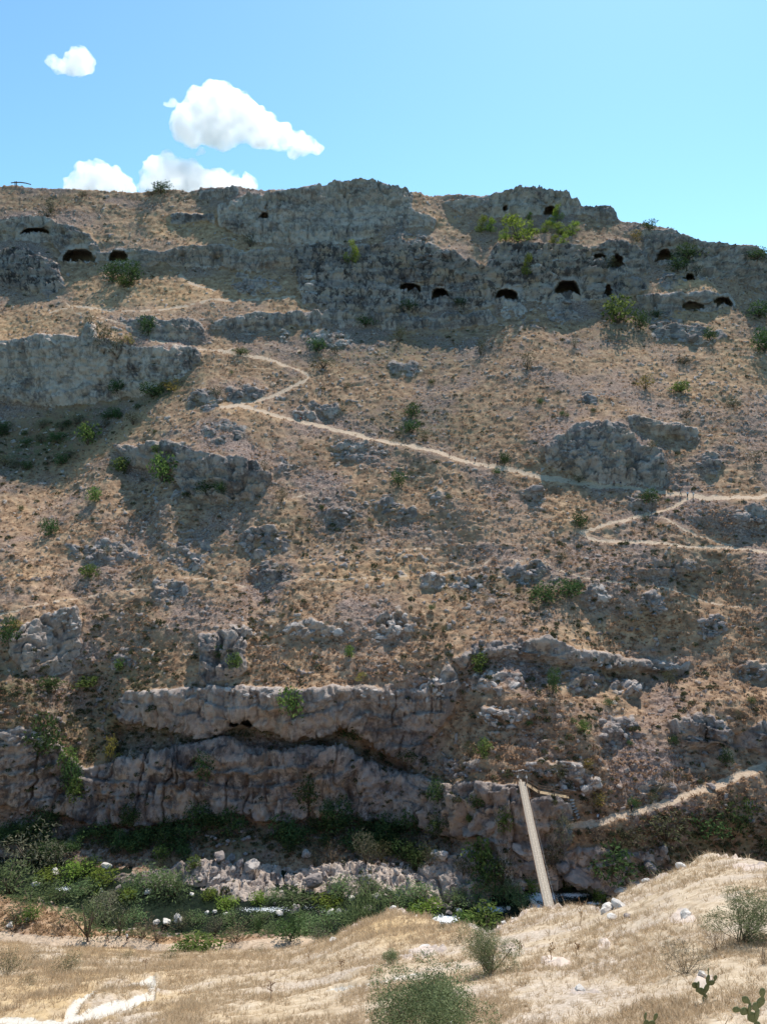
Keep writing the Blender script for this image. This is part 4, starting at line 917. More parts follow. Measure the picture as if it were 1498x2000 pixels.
# loose small stones: one mass
def hull_template(seed):
    r = np.random.default_rng(seed); bm = bmesh.new()
    for p in r.uniform(-.5, .5, (9, 3)) * (1, .9, .7): bm.verts.new(p)
    g = bmesh.ops.convex_hull(bm, input=bm.verts)
    bmesh.ops.delete(bm, geom=[v for v in bm.verts if not v.link_faces], context='VERTS')
    bmesh.ops.triangulate(bm, faces=bm.faces)
    bm.verts.index_update()
    V = np.array([v.co[:] for v in bm.verts]); Fs = np.array([[v.index for v in f.verts] for f in bm.faces]); bm.free()
    return V, Fs
TEMPL = [hull_template(i) for i in range(6)]
def scatter_joined(name, pts, sizes, templates, mat, r, tilt=0.4, stretch=None, smooth=False):
    Vs, Fs, off = [], [], 0
    pts = np.asarray(pts); sizes = np.asarray(sizes)
    which = r.integers(len(templates), size=len(pts))
    for k, (TV, TF) in enumerate(templates):
        idx = np.where(which == k)[0]
        if not len(idx): continue
        m = len(idx); az = r.uniform(0, 6.28, m); tx_ = r.normal(0, tilt, m)
        ca, sa, ct, st_ = np.cos(az), np.sin(az), np.cos(tx_), np.sin(tx_)
        V = np.repeat(TV[None], m, 0) * sizes[idx][:, None, None]
        if stretch is not None: V = V * stretch[idx][:, None, :]
        y = V[..., 1] * ct[:, None] - V[..., 2] * st_[:, None]; z = V[..., 1] * st_[:, None] + V[..., 2] * ct[:, None]; x = V[..., 0]
        W = np.stack([x * ca[:, None] - y * sa[:, None], x * sa[:, None] + y * ca[:, None], z], -1) + pts[idx][:, None, :]
        Vs.append(W.reshape(-1, 3)); Fs.append((TF[None] + (np.arange(m) * len(TV))[:, None, None] + off).reshape(-1, TF.shape[1])); off += m * len(TV)
    return mesh_obj(name, np_mesh(name, np.concatenate(Vs), np.concatenate(Fs), mat, smooth))

srng = np.random.default_rng(77)
def far_points(n, wfun):
    """random points of the far slope, chance by wfun on (rows, columns)"""
    inside = ((VPX > -60) & (VPX < 1560)) + 0.5 * ((VPX > -340) & (VPX < 1840))
    w = np.clip(wfun(), 0, None) * inside; w = w.ravel() / w.sum()
    k = srng.choice(len(w), n, p=w)
    i, j = k // VPX.shape[1], k % VPX.shape[1]
    i = np.clip(i, 0, NR - 2); j = np.clip(j, 0, VPX.shape[1] - 2)
    f, g = srng.uniform(0, 1, n), srng.uniform(0, 1, n)
    P = np.stack([A[i, j] * (1 - f) * (1 - g) + A[i + 1, j] * f * (1 - g) + A[i, j + 1] * (1 - f) * g + A[i + 1, j + 1] * f * g for A in (HX, HY, HZ)], -1)
    return P, i, j
area_w = 1.0
notp = (1 - pth)
tag(scatter_joined('loose_stones', *(lambda P: (P[0], np.clip(srng.lognormal(-0.8, 0.5, 3500), .18, 1.3)))(far_points(3500, lambda: (0.04 + scree_zone * 0.8 + 2.5 * (VPY > 1690) * at['rock']) * notp * (VPY > 600))), TEMPL, MAT['stone'], srng),
    'loose pale stones strewn over the far slope and bank', None, None, 'stuff')

# ------------------------------------------------------------------ grass
def tuft_template(seed, n, hgt, spread, wdt):
    r = np.random.default_rng(seed); V, Fs = [], []
    for i in range(n):
        a = r.uniform(0, 6.28); b = np.array([math.cos(a), math.sin(a), 0]) * r.uniform(0, spread * .5)
        tip = b + np.array([math.cos(a) * r.uniform(.1, 1), math.sin(a) * r.uniform(.1, 1), 0]) * spread + np.array([0, 0, hgt * r.uniform(.5, 1)])
        c = r.uniform(0, 6.28); s_ = np.array([math.cos(c), math.sin(c), 0]) * wdt * .5
        k = len(V); V += [b - s_ - (0, 0, .05), b + s_ - (0, 0, .05), tip]; Fs.append((k, k + 1, k + 2))
    return np.array(V), np.array(Fs)
FT = [tuft_template(i, 7, 0.6, 0.75, 0.34) for i in range(5)]
n = 34000
P, i_, j_ = far_points(n, lambda: (1 - at['rock']) * notp * (VPY < 1700) * (0.35 + 0.65 * sstep(-.2, .3, fbm(HX * .12, HY * .12, HZ * .12, 2, 120))))
tag(scatter_joined('dry_grass', P, srng.uniform(0.35, 0.95, n), FT, MAT['straw_far'], srng, 0.25), 'tussocks of dry grass over the far slope', None, None, 'stuff')
n = 3400
cush = [hull_template(20 + i) for i in range(5)]
P, i_, j_ = far_points(n, lambda: (1 - at['rock'] * .7) * notp * (0.12 + at['green'] * 1.3 + 0.5 * sstep(0.1, .5, fbm(HX * .06, HY * .06, HZ * .06, 2, 121))) * (1 + 1.5 * (VPY > 900)))
def leafy_template(seed, n, leaf):
    r = np.random.default_rng(seed); V, Fs = [], []
    for i in range(n):
        d = r.normal(size=3); d[2] = abs(d[2]); d /= np.linalg.norm(d); c = d * (.5, .5, .42) * r.uniform(.6, 1)
        a = r.normal(size=3); a -= a.dot(d) * d * .6; a /= np.linalg.norm(a); b = np.cross(a, d + r.normal(0, .4, 3)); b /= np.linalg.norm(b) + 1e-6
        k = len(V); V += [c - a * leaf, c + b * leaf * .8, c + a * leaf]; Fs.append((k, k + 1, k + 2))
    return np.array(V), np.array(Fs)
LT = [leafy_template(i, 34, .2) for i in range(4)]
tag(scatter_joined('low_scrub', P, np.clip(srng.lognormal(-0.15, .4, n), .45, 2.2), LT, MAT['scrub'], srng, 0.1), 'dull low scrub cushions dotting the far slope', None, None, 'stuff')

# grass of the near slope and the near bank
NT_ = [tuft_template(40 + i, 12, 0.75, 0.95, 0.075) for i in range(5)] + [tuft_template(50 + i, 9, 0.18, 1.7, 0.07) for i in range(3)]
n = 42000
w = (1 - npath) * (1 - 0.9 * nrock) * (QPY < 2050) * (QPX > -40) * (QPX < 1540) * (0.12 + 0.6 * sstep(32, 50, QY) + sstep(-.1, .3, fbm(nX * .45, nY * .45, 0 * nX, 4, 130))) * (0.5 + nwarm)
w = w.ravel() / w.sum(); k = srng.choice(len(w), n, p=w); i = np.clip(k // QPX.shape[1], 0, NN - 2); j = np.clip(k % QPX.shape[1], 0, QPX.shape[1] - 2)
f, g = srng.uniform(0, 1, n), srng.uniform(0, 1, n)
P = np.stack([A[i, j] * (1 - f) * (1 - g) + A[i + 1, j] * f * (1 - g) + A[i, j + 1] * (1 - f) * g + A[i + 1, j + 1] * f * g for A in (NXs, NYs, NZs)], -1)
sz = srng.uniform(.12, .34, n) * np.clip(P[:, 1] / 32, .6, 1.9)
tag(scatter_joined('dry_grass', P, sz, NT_, MAT['straw'], srng, 0.35), 'pale straw grass covering the near slope', None, None, 'stuff')
n = 9000
w = (1 - bp) * (tb > 1.8) * (bvx > -50) * (bvx < 1250) * (bvy > 1700); w = w.ravel() / w.sum(); k = srng.choice(len(w), n, p=w)
P = np.stack([BX.ravel()[k], BY.ravel()[k], BZ.ravel()[k]], -1) + srng.uniform(-.2, .2, (n, 3)) * (1, 1, 0)
isg = tb.ravel()[k] < 7
for flag, nm, mt, lab in ((True, 'green_plants', 'lush', 'low green plants along the near water edge'), (False, 'dry_grass', 'straw_far', 'dry grass between the near bank path and the river plants')):
    Q = P[isg == flag]
    tag(scatter_joined(nm, Q, srng.uniform(.3, .65, len(Q)) * (1 if flag else 1.4), LT if flag else FT, MAT[mt], srng, 0.2), lab, None, None, 'stuff')

# ------------------------------------------------------------------ shrubs and trees
def crown_mesh(name, seed, mat, n, leaf, lobes=9, shape='dome', aspect=0.8, lump=0.30, up=0.3):
    """leaf faces through a crown about 1 wide and 1 high, base at z = 0"""
    r = np.random.default_rng(seed); L = []
    for i in range(lobes):
        if shape == 'cone':
            z = r.uniform(0.16, 0.9); rad = (1 - z) * 0.26 + 0.08; a = r.uniform(0, 6.28); q = math.sqrt(r.uniform(.1, 1)) * rad
            L.append((q * math.cos(a), q * math.sin(a), z, lump * (1.15 - .75 * z)))
        else:
            d = r.normal(size=3); d /= np.linalg.norm(d); rr = r.uniform(.3, 1)
            rl = lump * r.uniform(.6, 1.15)
            L.append((d[0] * rr * (.5 - rl * .8), d[1] * rr * (.5 - rl * .8), 0.52 + d[2] * rr * (.46 - rl * .7), rl))
    L = np.array(L); wts = L[:, 3] ** 2; wts /= wts.sum()
    k = r.choice(lobes, n, p=wts)
    d = r.normal(size=(n, 3)); d /= np.linalg.norm(d, axis=1, keepdims=True)
    c = L[k, :3] + d * L[k, 3:4] * (r.uniform(.35, 1, (n, 1)) ** .5) * np.array([1, 1, .9])
    c[:, 2] = np.clip(c[:, 2], .01, None)
    a = r.normal(size=(n, 3)) + np.array([0, 0, up]) + d * .4; a /= np.linalg.norm(a, axis=1, keepdims=True)
    b = np.cross(a, d + r.normal(0, .5, (n, 3))); b /= np.linalg.norm(b, axis=1, keepdims=True) + 1e-6
    ctr = (np.percentile(c[:, :2], 2, axis=0) + np.percentile(c[:, :2], 98, axis=0)) / 2; ext = (np.percentile(c[:, :2], 98, axis=0) - np.percentile(c[:, :2], 2, axis=0)); top = np.percentile(c[:, 2], 99); bot_ = np.percentile(c[:, 2], 2) * (1 if shape == 'dome' else .6)
    for q in (c, L): q[:, :2] = (q[:, :2] - ctr) / ext * .96; q[:, 2] = (q[:, 2] - bot_) / (top - bot_) * .94 + .04
    s = leaf * r.uniform(.6, 1.3, (n, 1))
    V = np.stack([c - a * s, c + b * s * aspect * .5, c + a * s, c - b * s * aspect * .5], 1).reshape(-1, 3)
    return np_mesh(name, V, np.arange(4 * n).reshape(-1, 4), MAT[mat], False), L
def stem_mesh(name, L, seed, thick=0.018, mat='bark', trunk=0.0):
    r = np.random.default_rng(seed); mb = MB()
    fork = Vector((0, 0, max(trunk, 0.03)))
    if trunk > 0: mb.tube([(0, 0, -.06), fork * .5 + Vector((r.normal(0, .01), r.normal(0, .01), 0)), fork], [thick * 2.2, thick * 1.7, thick * 1.5])
    for l in L[: 8]:
        e = Vector(l[:3]); m = fork.lerp(e, .5) + Vector(r.normal(0, .04, 3))
        mb.tube([fork if trunk > 0 else Vector((0, 0, -.05)), m, e], [thick * 1.3, thick * .9, thick * .4], 5)
    return mb.mesh(name, MAT[mat], True)
KIND = {  # material, leaves, leaf size, lobes, shape, aspect, lump, trunk
 'oak': ('oak', 620, .060, 11, 'dome', .8, .26, .12), 'fig': ('fig', 480, .068, 9, 'dome', .95, .26, 0), 'pine': ('pine', 900, .060, 18, 'cone', .5, .20, .08),
 'scrub': ('scrub', 430, .058, 9, 'dome', .5, .27, 0), 'olive': ('olive', 620, .05, 11, 'dome', .45, .25, .1), 'grey': ('grey', 620, .055, 10, 'dome', .5, .25, 0), 'yellow': ('yellow', 320, .07, 7, 'dome', .6, .28, 0),
 'lush': ('lush', 750, .050, 14, 'dome', .6, .24, 0), 'moss': ('moss', 520, .055, 12, 'dome', .9, .26, 0), 'dry': ('dry', 420, .07, 9, 'dome', .25, .28, 0), 'reed': ('lush', 420, .16, 12, 'dome', .16, .28, 0)}
LIB = {}
for kd, (m, nl, lf_, lb, shp, asp, lp, tr) in KIND.items():
    LIB[kd] = []
    for q in range(3):
        me, L = crown_mesh('foliage', hash((len(kd), q)) % 1000 + q * 31 + len(LIB) * 101, m, nl, lf_, lb, shp, asp, lp, 1.6 if kd == 'reed' else .3)
        LIB[kd].append((me, stem_mesh('stem', L, q, .016, 'bark', tr)))
brng = np.random.default_rng(9)
CATS = {'pine': ('pine_tree', 'pine tree'), 'oak': ('bush', 'bush'), 'fig': ('bush', 'bush'), 'scrub': ('shrub', 'shrub'), 'olive': ('shrub', 'shrub'), 'grey': ('shrub', 'shrub'), 'yellow': ('shrub', 'shrub'), 'lush': ('water_plant', 'water plant'), 'moss': ('moss_patch', 'moss patch'), 'dry': ('shrub', 'dry shrub'), 'reed': ('reed_clump', 'reeds')}
def plant(px, py, w, h, kd, lab, group, where, name=None, cat=None, wscale=1.0):
    p = where(px, py); m = axis_dist(px, py, p.y) / F
    W, H = w * m * wscale, h * m
    root = empty(name or CATS[kd][0], p - Vector((0, 0, 0.03 * H)), brng.uniform(0, 6.28), (W, W, H))
    tag(root, lab, cat or CATS[kd][1], group)
    fo_, st_ = LIB[kd][brng.integers(3)]
    mesh_obj('foliage', fo_, root); mesh_obj('trunk' if kd in ('pine', 'oak') else 'stem', st_, root)
    return root
G1, G2, G3 = 'bushes on the far slope', 'pines under the ridge crag', 'bushes on the lower cliff'
FARPLANTS = [
 (315, 379, 40, 25, 'oak', 'round dark bush on the skyline at left, in front of a low cloud', G1), (298, 380, 28, 10, 'scrub', 'flat dull shrub just left of the round skyline bush', G1),
 (690, 524, 29, 44, 'pine', 'bright young pine alone against the dark rock left of the middle', G2), (1026, 543, 20, 44, 'pine', 'slim bright pine standing below the pine clump', G2),
 (940, 456, 22, 34, 'pine', 'left pine of the pair west of the big pine', G2), (956, 455, 24, 30, 'pine', 'right pine of the pair west of the big pine', G2), (1010, 474, 58, 54, 'pine', 'largest bright pine below the domed crag', G2), (986, 472, 24, 26, 'pine', 'small pine leaning on the left of the largest pine', G2),
 (1040, 456, 26, 28, 'pine', 'small pine touching the right of the largest pine', G2), (1034, 428, 12, 16, 'pine', 'tiny pine peeking above the largest pine', G2), (1065, 452, 22, 24, 'pine', 'lower left pine of the right cluster', G2), (1073, 440, 18, 18, 'pine', 'middle left pine of the right cluster', G2), (1087, 434, 20, 34, 'pine', 'tallest slim pine of the right cluster, before a cave', G2), (1094, 456, 28, 26, 'pine', 'middle pine of the right cluster', G2), (1116, 458, 28, 28, 'pine', 'rightmost pine of the right cluster', G2), (1099, 480, 20, 24, 'pine', 'lowest pine of the right cluster on the cliff edge', G2), (1080, 474, 18, 18, 'pine', 'small pine left of the lowest one', G2),
 (1243, 472, 24, 24, 'yellow', 'yellowish bush just below the skyline at the right', G1), (1266, 456, 30, 20, 'oak', 'dark bush on the skyline right of the yellowish bush', G1),
 (1342, 512, 52, 36, 'oak', 'large dark bush before the right-hand rock hollow', G1), (1322, 532, 42, 28, 'oak', 'dark bush at the lower left of the large one by the hollow', G1), (1342, 546, 30, 22, 'oak', 'lowest dark bush of the clump by the hollow', G1), (1360, 540, 24, 22, 'scrub', 'dull bush at the right of the clump by the hollow', G1), (1186, 530, 34, 34, 'scrub', 'grey-green shrub beside the square dark opening', G1), (1470, 516, 44, 26, 'oak', 'flat dark bush on the skyline near the right edge', G1),
 (1204, 632, 60, 54, 'fig', 'large round green bush below the caves on the right', G1), (1250, 645, 30, 40, 'oak', 'tall dark bush right of the large round green one', G1), (1283, 620, 26, 16, 'oak', 'small dark bush right of the tall dark one', G1), (1482, 622, 56, 34, 'oak', 'upper dark bush at the right edge', G1), (1490, 692, 50, 52, 'oak', 'lower dark bush at the right edge', G1),
 (222, 552, 40, 44, 'oak', 'left one of the twin dark bushes under the small arched cave', G1), (258, 556, 44, 48, 'oak', 'right one of the twin dark bushes under the small arched cave', G1), (244, 562, 30, 20, 'fig', 'small green bush at the foot of the twin bushes', G1),
 (490, 482, 26, 28, 'scrub', 'lone grey-green shrub on the grass shelf under the ridge crag', G1), (160, 384, 22, 12, 'scrub', 'small dull shrub near the skyline at the left', G1), (100, 414, 24, 30, 'grey', 'pale thin shrub high on the left slope', G1), (90, 425, 40, 16, 'scrub', 'spreading dull shrub under the pale thin one', G1),
 (206, 690, 42, 62, 'scrub', 'tall shrub growing down the top of the pale cliff', G1), (228, 692, 32, 36, 'scrub', 'second shrub on the top of the pale cliff, right', G1), (290, 655, 36, 38, 'oak', 'dark bush beside the square rock face', G1), (250, 672, 26, 22, 'yellow', 'yellowish shrub between the cliff shrubs and the rock face', G1), (180, 640, 20, 24, 'scrub', 'small shrub behind the tooth on the cliff top', G1),
 (425, 782, 36, 26, 'scrub', 'rounded shrub sitting on the split boulders in the bend', G1), (470, 694, 34, 16, 'oak', 'low dark bush just under the upper path', G1), (330, 765, 60, 26, 'yellow', 'yellow-green shrub patch at the right foot of the pale cliff', G1), (300, 780, 50, 30, 'oak', 'dark bush in the shade under the pale cliff', G1), (235, 770, 34, 26, 'oak', 'dark bush hanging low on the pale cliff, right part', G1), (205, 835, 26, 16, 'scrub', 'small shrub on the shadow edge right of the pale green tree', G1),
 (173, 870, 40, 46, 'fig', 'pale green little tree at the edge of the big left shadow', G1), (240, 920, 38, 28, 'fig', 'green bush left of the shadow-throwing crag', G1), (320, 944, 46, 60, 'fig', 'large fresh green bush at the left face of the shadow-throwing crag', G1), (187, 980, 30, 28, 'fig', 'round green bush below left of the crag', G1), (318, 886, 20, 16, 'fig', 'tiny green bush on top of the crag', G1), (408, 965, 40, 26, 'oak', 'dark bush in the shade of the crag, left', G1), (440, 968, 30, 24, 'oak', 'dark bush in the shade of the crag, right', G1),
 (514, 926, 22, 24, 'scrub', 'small shrub at the right end of the crag', G1), (550, 982, 24, 30, 'scrub', 'shrub right below the crag, with some fresh green', G1), (780, 948, 32, 36, 'oak', 'lone dark round bush on the open slope in the middle', G1), (803, 816, 30, 32, 'oak', 'upper dark bush of the pair above the long path', G1), (804, 846, 36, 28, 'oak', 'lower dark bush of the pair above the long path', G1), (775, 854, 26, 16, 'scrub', 'low shrub left of the dark pair above the path', G1), (826, 862, 24, 22, 'scrub', 'low shrub right of the dark pair above the path', G1),
 (780, 670, 28, 36, 'scrub', 'upright shrub under the broken ledge in the middle', G1), (876, 582, 36, 30, 'scrub', 'grey-green shrub screening the small round cave', G1), (800, 608, 36, 22, 'oak', 'dark bush at the foot of the dark cliff, left', G1), (900, 605, 30, 16, 'oak', 'dark bush at the foot of the dark cliff, middle', G1), (940, 696, 20, 40, 'scrub', 'tall thin shrub on the slope below the dark cliff', G1), (1030, 722, 26, 34, 'scrub', 'shrub with its shadow below it on the upper right slope', G1), (1122, 680, 18, 20, 'grey', 'pale thin shrub right of the shadowed shrub', G1), (620, 685, 40, 26, 'oak', 'dark bush among the pale boulders', G1), (655, 690, 26, 20, 'scrub', 'small shrub right of the pale boulders', G1), (630, 720, 50, 24, 'scrub', 'wide dull shrub under the pale boulders', G1), (715, 640, 40, 26, 'oak', 'dark bush on the broken ledge', G1),
 (1258, 762, 34, 30, 'yellow', 'yellow-green shrub on the golden slope, left of two', G1), (1325, 766, 38, 22, 'fig', 'low green shrub on the golden slope, right of two', G1), (1335, 712, 30, 20, 'scrub', 'brownish shrub on the golden slope', G1), (1385, 670, 24, 30, 'oak', 'dark bush on the low grey band near the right edge', G1), (1340, 815, 30, 16, 'scrub', 'small shrub above the leaning slab', G1), (1430, 795, 40, 16, 'scrub', 'flat brown shrubs at the right edge of the slope', G1), (1265, 885, 26, 22, 'scrub', 'shrub on the face of the massive outcrop', G1), (1475, 905, 34, 26, 'scrub', 'dark shrub at the right edge above the long path', G1), (1130, 940, 34, 18, 'scrub', 'shrub at the foot of the massive outcrop', G1),
 (1133, 1032, 28, 36, 'oak', 'dark bush at the point of the hairpin', G1), (985, 908, 26, 26, 'oak', 'small tree with a bare trunk standing beside the long path', G1), (1265, 990, 34, 30, 'oak', 'dark bush over the little wall at the hairpin', G1), (1258, 1022, 20, 20, 'scrub', 'small shrub inside the hairpin', G1), (1064, 1178, 62, 44, 'oak', 'left large dark shrub under the thin trail', G1), (1112, 1166, 56, 32, 'oak', 'right large dark shrub under the thin trail', G1), (1094, 1095, 26, 20, 'scrub', 'shrub on the thin trail right of the middle', G1),
 (940, 1314, 34, 38, 'fig', 'bright green bush under the left end of the long ledge', G1), (682, 1286, 20, 24, 'fig', 'small bright bush alone above the overhang', G1), (702, 1328, 26, 14, 'yellow', 'yellow tuft on the edge of the overhang', G1), (545, 1120, 24, 18, 'scrub', 'shrub in the dark-footed rock heap', G1), (465, 1312, 28, 30, 'fig', 'green bush at the right of the upright rib', G1), (425, 1290, 26, 34, 'oak', 'dark bush on the shaded rib', G1), (238, 1308, 22, 24, 'fig', 'small green bush in the left gully', G1), (176, 1128, 34, 26, 'fig', 'green bush below the wall-like row of rocks', G1), (100, 1045, 40, 36, 'oak', 'dark bush in the left gully shadow', G1), (210, 1090, 26, 20, 'scrub', 'small shrub on the wall-like row of rocks', G1), (20, 1260, 40, 60, 'oak', 'dark bush at the left edge beside the pitted crag', G1), (20, 1235, 40, 26, 'yellow', 'yellow-green shrub at the left edge', G1), (95, 1345, 50, 24, 'oak', 'dark bush under the pitted crag', G1), (170, 1340, 50, 20, 'fig', 'low green growth right of the pitted crag foot', G1),
 (576, 1392, 48, 56, 'fig', 'green bush hanging on the overhanging lip in the middle', G3), (86, 1474, 68, 84, 'oak', 'large dark bush on the cliff edge at the left', G3), (143, 1502, 36, 46, 'fig', 'lighter bush in the cleft right of the large dark one', G3), (160, 1562, 36, 44, 'fig', 'green bush low in the cliff cleft', G3), (150, 1540, 40, 60, 'oak', 'dark growth filling the cliff cleft', G3), (602, 1574, 44, 66, 'oak', 'very dark bush on the face of the lower cliff', G3), (405, 1520, 44, 60, 'oak', 'dark ivy-like bush on the lower cliff, left', G3), (640, 1590, 30, 40, 'oak', 'dark bush right of the very dark one on the lower cliff', G3), (216, 1490, 26, 56, 'yellow', 'tall yellow shrub at the left end of the shaded recess', G3), (232, 1492, 20, 16, 'yellow', 'small orange-yellow shrub at the recess end', G3), (270, 1490, 24, 20, 'scrub', 'small shrub on the shaded recess floor', G3), (860, 1570, 40, 50, 'oak', 'dark bush on the cliff left of the bridge', G3), (930, 1580, 34, 36, 'oak', 'dark bush nearer the bridge on the cliff', G3), (985, 1620, 30, 50, 'fig', 'green creeper bush beside the bridge head', G3), (915, 1606, 16, 16, 'fig', 'tiny bright bush on the cliff left of the bridge', G3), (805, 1478, 40, 20, 'oak', 'dark bush at the right end of the recess', G3), (690, 1440, 60, 24, 'oak', 'dark growth under the overhang, right part', G3),
 (918, 1478, 32, 32, 'scrub', 'dull shrub of the pair left of the bridge head', G1), (945, 1478, 32, 36, 'fig', 'greener shrub of the pair left of the bridge head', G1), (1138, 1432, 24, 26, 'fig', 'small green bush above the bridge path', G1), (1145, 1500, 24, 20, 'yellow', 'yellowish shrub above the wooden walkway', G1), (1090, 1525, 34, 40, 'scrub', 'dull shrub right behind the wooden walkway', G1), (1166, 1577, 30, 30, 'yellow', 'yellow-green bush at the start of the bridge path', G1), (1236, 1582, 26, 24, 'oak', 'dark bush beside the hiker on the bridge path', G1), (1415, 1494, 26, 34, 'oak', 'dark bush in the rock band above the bridge path', G1), (1270, 1570, 30, 24, 'scrub', 'dull shrub above the bridge path', G1), (1305, 1345, 30, 36, 'scrub', 'shrub in the shallow gully right of the long ledge', G1), (1080, 1350, 30, 50, 'oak', 'dark growth in the gully below the long ledge', G1),
]
G4 = 'plants along the river'
FARBANK = [
 (60, 1694, 100, 84, 'grey', 'big dull grey-green shrub at the left end of the river', G4), (110, 1700, 60, 60, 'grey', 'second grey-green shrub leaning right of the big one', G4), (178, 1706, 40, 32, 'oak', 'dark round shrub at the shaded waterside', G4), (318, 1678, 34, 30, 'fig', 'small pale bush in the cliff shade', G4), (318, 1700, 26, 20, 'scrub', 'tiny shrub before the pale bush in the shade', G4), (380, 1705, 30, 24, 'fig', 'leafy green bush at the left of the rubble chute', G4),
 (300, 1758, 90, 62, 'lush', 'large mound of green leaves at the still water, left part', G4), (348, 1756, 70, 56, 'lush', 'large mound of green leaves at the still water, right part', G4), (255, 1750, 40, 40, 'lush', 'smaller green mound left of the large mounds', G4),
 (615, 1690, 30, 36, 'grey', 'grey shrub right of the upright pale boulder', G4), (650, 1695, 50, 50, 'dry', 'spiky dry shrub on the far bank', G4), (715, 1700, 50, 70, 'grey', 'tall pale grey shrub on the far bank', G4), (745, 1690, 40, 44, 'scrub', 'brown-green shrub right of the tall grey one', G4), (800, 1665, 50, 50, 'scrub', 'upper shrub on the far bank above the rubble', G4), (815, 1690, 50, 40, 'oak', 'dark shrub above the rubble', G4), (845, 1700, 40, 50, 'scrub', 'shrub left of the pale boulders by the bridge', G4),
 (938, 1700, 56, 66, 'fig', 'bright green round bush left of the bridge', G4), (975, 1725, 50, 80, 'scrub', 'tall shadowy shrub between the bright bush and the bridge', G4), (945, 1735, 60, 60, 'oak', 'dark shrub under the bright bush', G4), (905, 1710, 40, 40, 'scrub', 'dull shrub left of the bright bush', G4),
 (1186, 1706, 78, 76, 'oak', 'large dark bushy tree right of the bridge', G4), (1090, 1656, 50, 80, 'grey', 'grey-green bush hanging beside the bridge', G4), (1108, 1744, 34, 34, 'oak', 'dark bush low by the pool', G4), (1075, 1680, 40, 50, 'scrub', 'shrub just right of the bridge deck', G4), (1165, 1640, 50, 26, 'dry', 'reddish dry shrubs under the bridge path', G4), (1230, 1640, 70, 30, 'scrub', 'brown shrubs below the bridge path, middle', G4), (1300, 1640, 90, 60, 'scrub', 'wide dull shrubs below the bridge path, right', G4), (1380, 1640, 80, 60, 'oak', 'dark shrubs behind the near hill peak', G4), (1478, 1674, 60, 70, 'olive', 'blue-green bush at the right edge behind the near hill', G4), (1440, 1640, 60, 80, 'oak', 'dark bush left of the blue-green one', G4), (1250, 1700, 50, 30, 'oak', 'dark bush behind the reeds', G4), (1350, 1690, 60, 40, 'olive', 'olive-green bush on the slope of the near hill top', G4),
]
for a in FARPLANTS: plant(*a, on_far)
for a in FARBANK: plant(*a, on_far)
WATER = [
 (20, 1745, 90, 70, 'lush', 'bright green plant mass at the left edge, upper'), (60, 1775, 80, 50, 'lush', 'bright green plant mass at the left edge, lower'), (95, 1720, 50, 26, 'moss', 'yellow-green moss on the left, nearest the pale stone'), (150, 1712, 60, 30, 'moss', 'yellow-green moss under the dark round shrub'), (200, 1730, 60, 36, 'moss', 'brightest moss patch left of the large mounds'), (250, 1752, 40, 16, 'moss', 'moss strip at the still water edge'), (170, 1745, 60, 30, 'lush', 'green plants around the small rapids on the left'), (110, 1760, 60, 40, 'lush', 'green plants left of the willow shrub'), (210, 1765, 50, 26, 'grey', 'pale dusty plants above the willow shrub'),
 (410, 1752, 36, 18, 'moss', 'small moss patch at the tip of the far bank'), (440, 1768, 50, 14, 'moss', 'moss patch along the far side of the rapids, left'), (505, 1764, 34, 26, 'moss', 'moss patch along the far side of the rapids, right'), (575, 1764, 70, 26, 'lush', 'green mound at the far side of the rapids'), (535, 1760, 40, 26, 'lush', 'small green mound left of the big one at the rapids'), (640, 1764, 60, 14, 'moss', 'moss strip under the white outcrop boulder'),
 (665, 1752, 60, 46, 'lush', 'green mound right of the white outcrop boulder'), (715, 1752, 60, 46, 'lush', 'green mound behind the tall white block'), (770, 1768, 60, 36, 'lush', 'green plants behind the orange spur'), (815, 1764, 70, 40, 'lush', 'dark green plants right of the orange spur'), (835, 1776, 60, 18, 'moss', 'moss strip before the foaming water'), (810, 1790, 40, 22, 'moss', 'bright moss just behind the orange spur'), (890, 1772, 60, 36, 'lush', 'green plants above the two foam stones'), (930, 1766, 70, 46, 'lush', 'tall green plants left of the bridge'), (990, 1756, 60, 40, 'reed', 'reeds beside the bridge on the left'), (1040, 1742, 40, 24, 'moss', 'bright moss beside the bridge'), (1020, 1772, 40, 30, 'lush', 'green plants in the white water by the bridge'),
 (1172, 1762, 30, 22, 'moss', 'bright moss in the pool at the right'), (1150, 1742, 40, 24, 'lush', 'dark green plants by the pool'), (1205, 1738, 40, 40, 'lush', 'pale green plants beside the large white block'), (1265, 1716, 80, 46, 'reed', 'reeds behind the right crest, left part'), (1310, 1700, 60, 40, 'reed', 'reeds behind the right crest, right part'),
]
for a in WATER: plant(*a, G4, on_water)
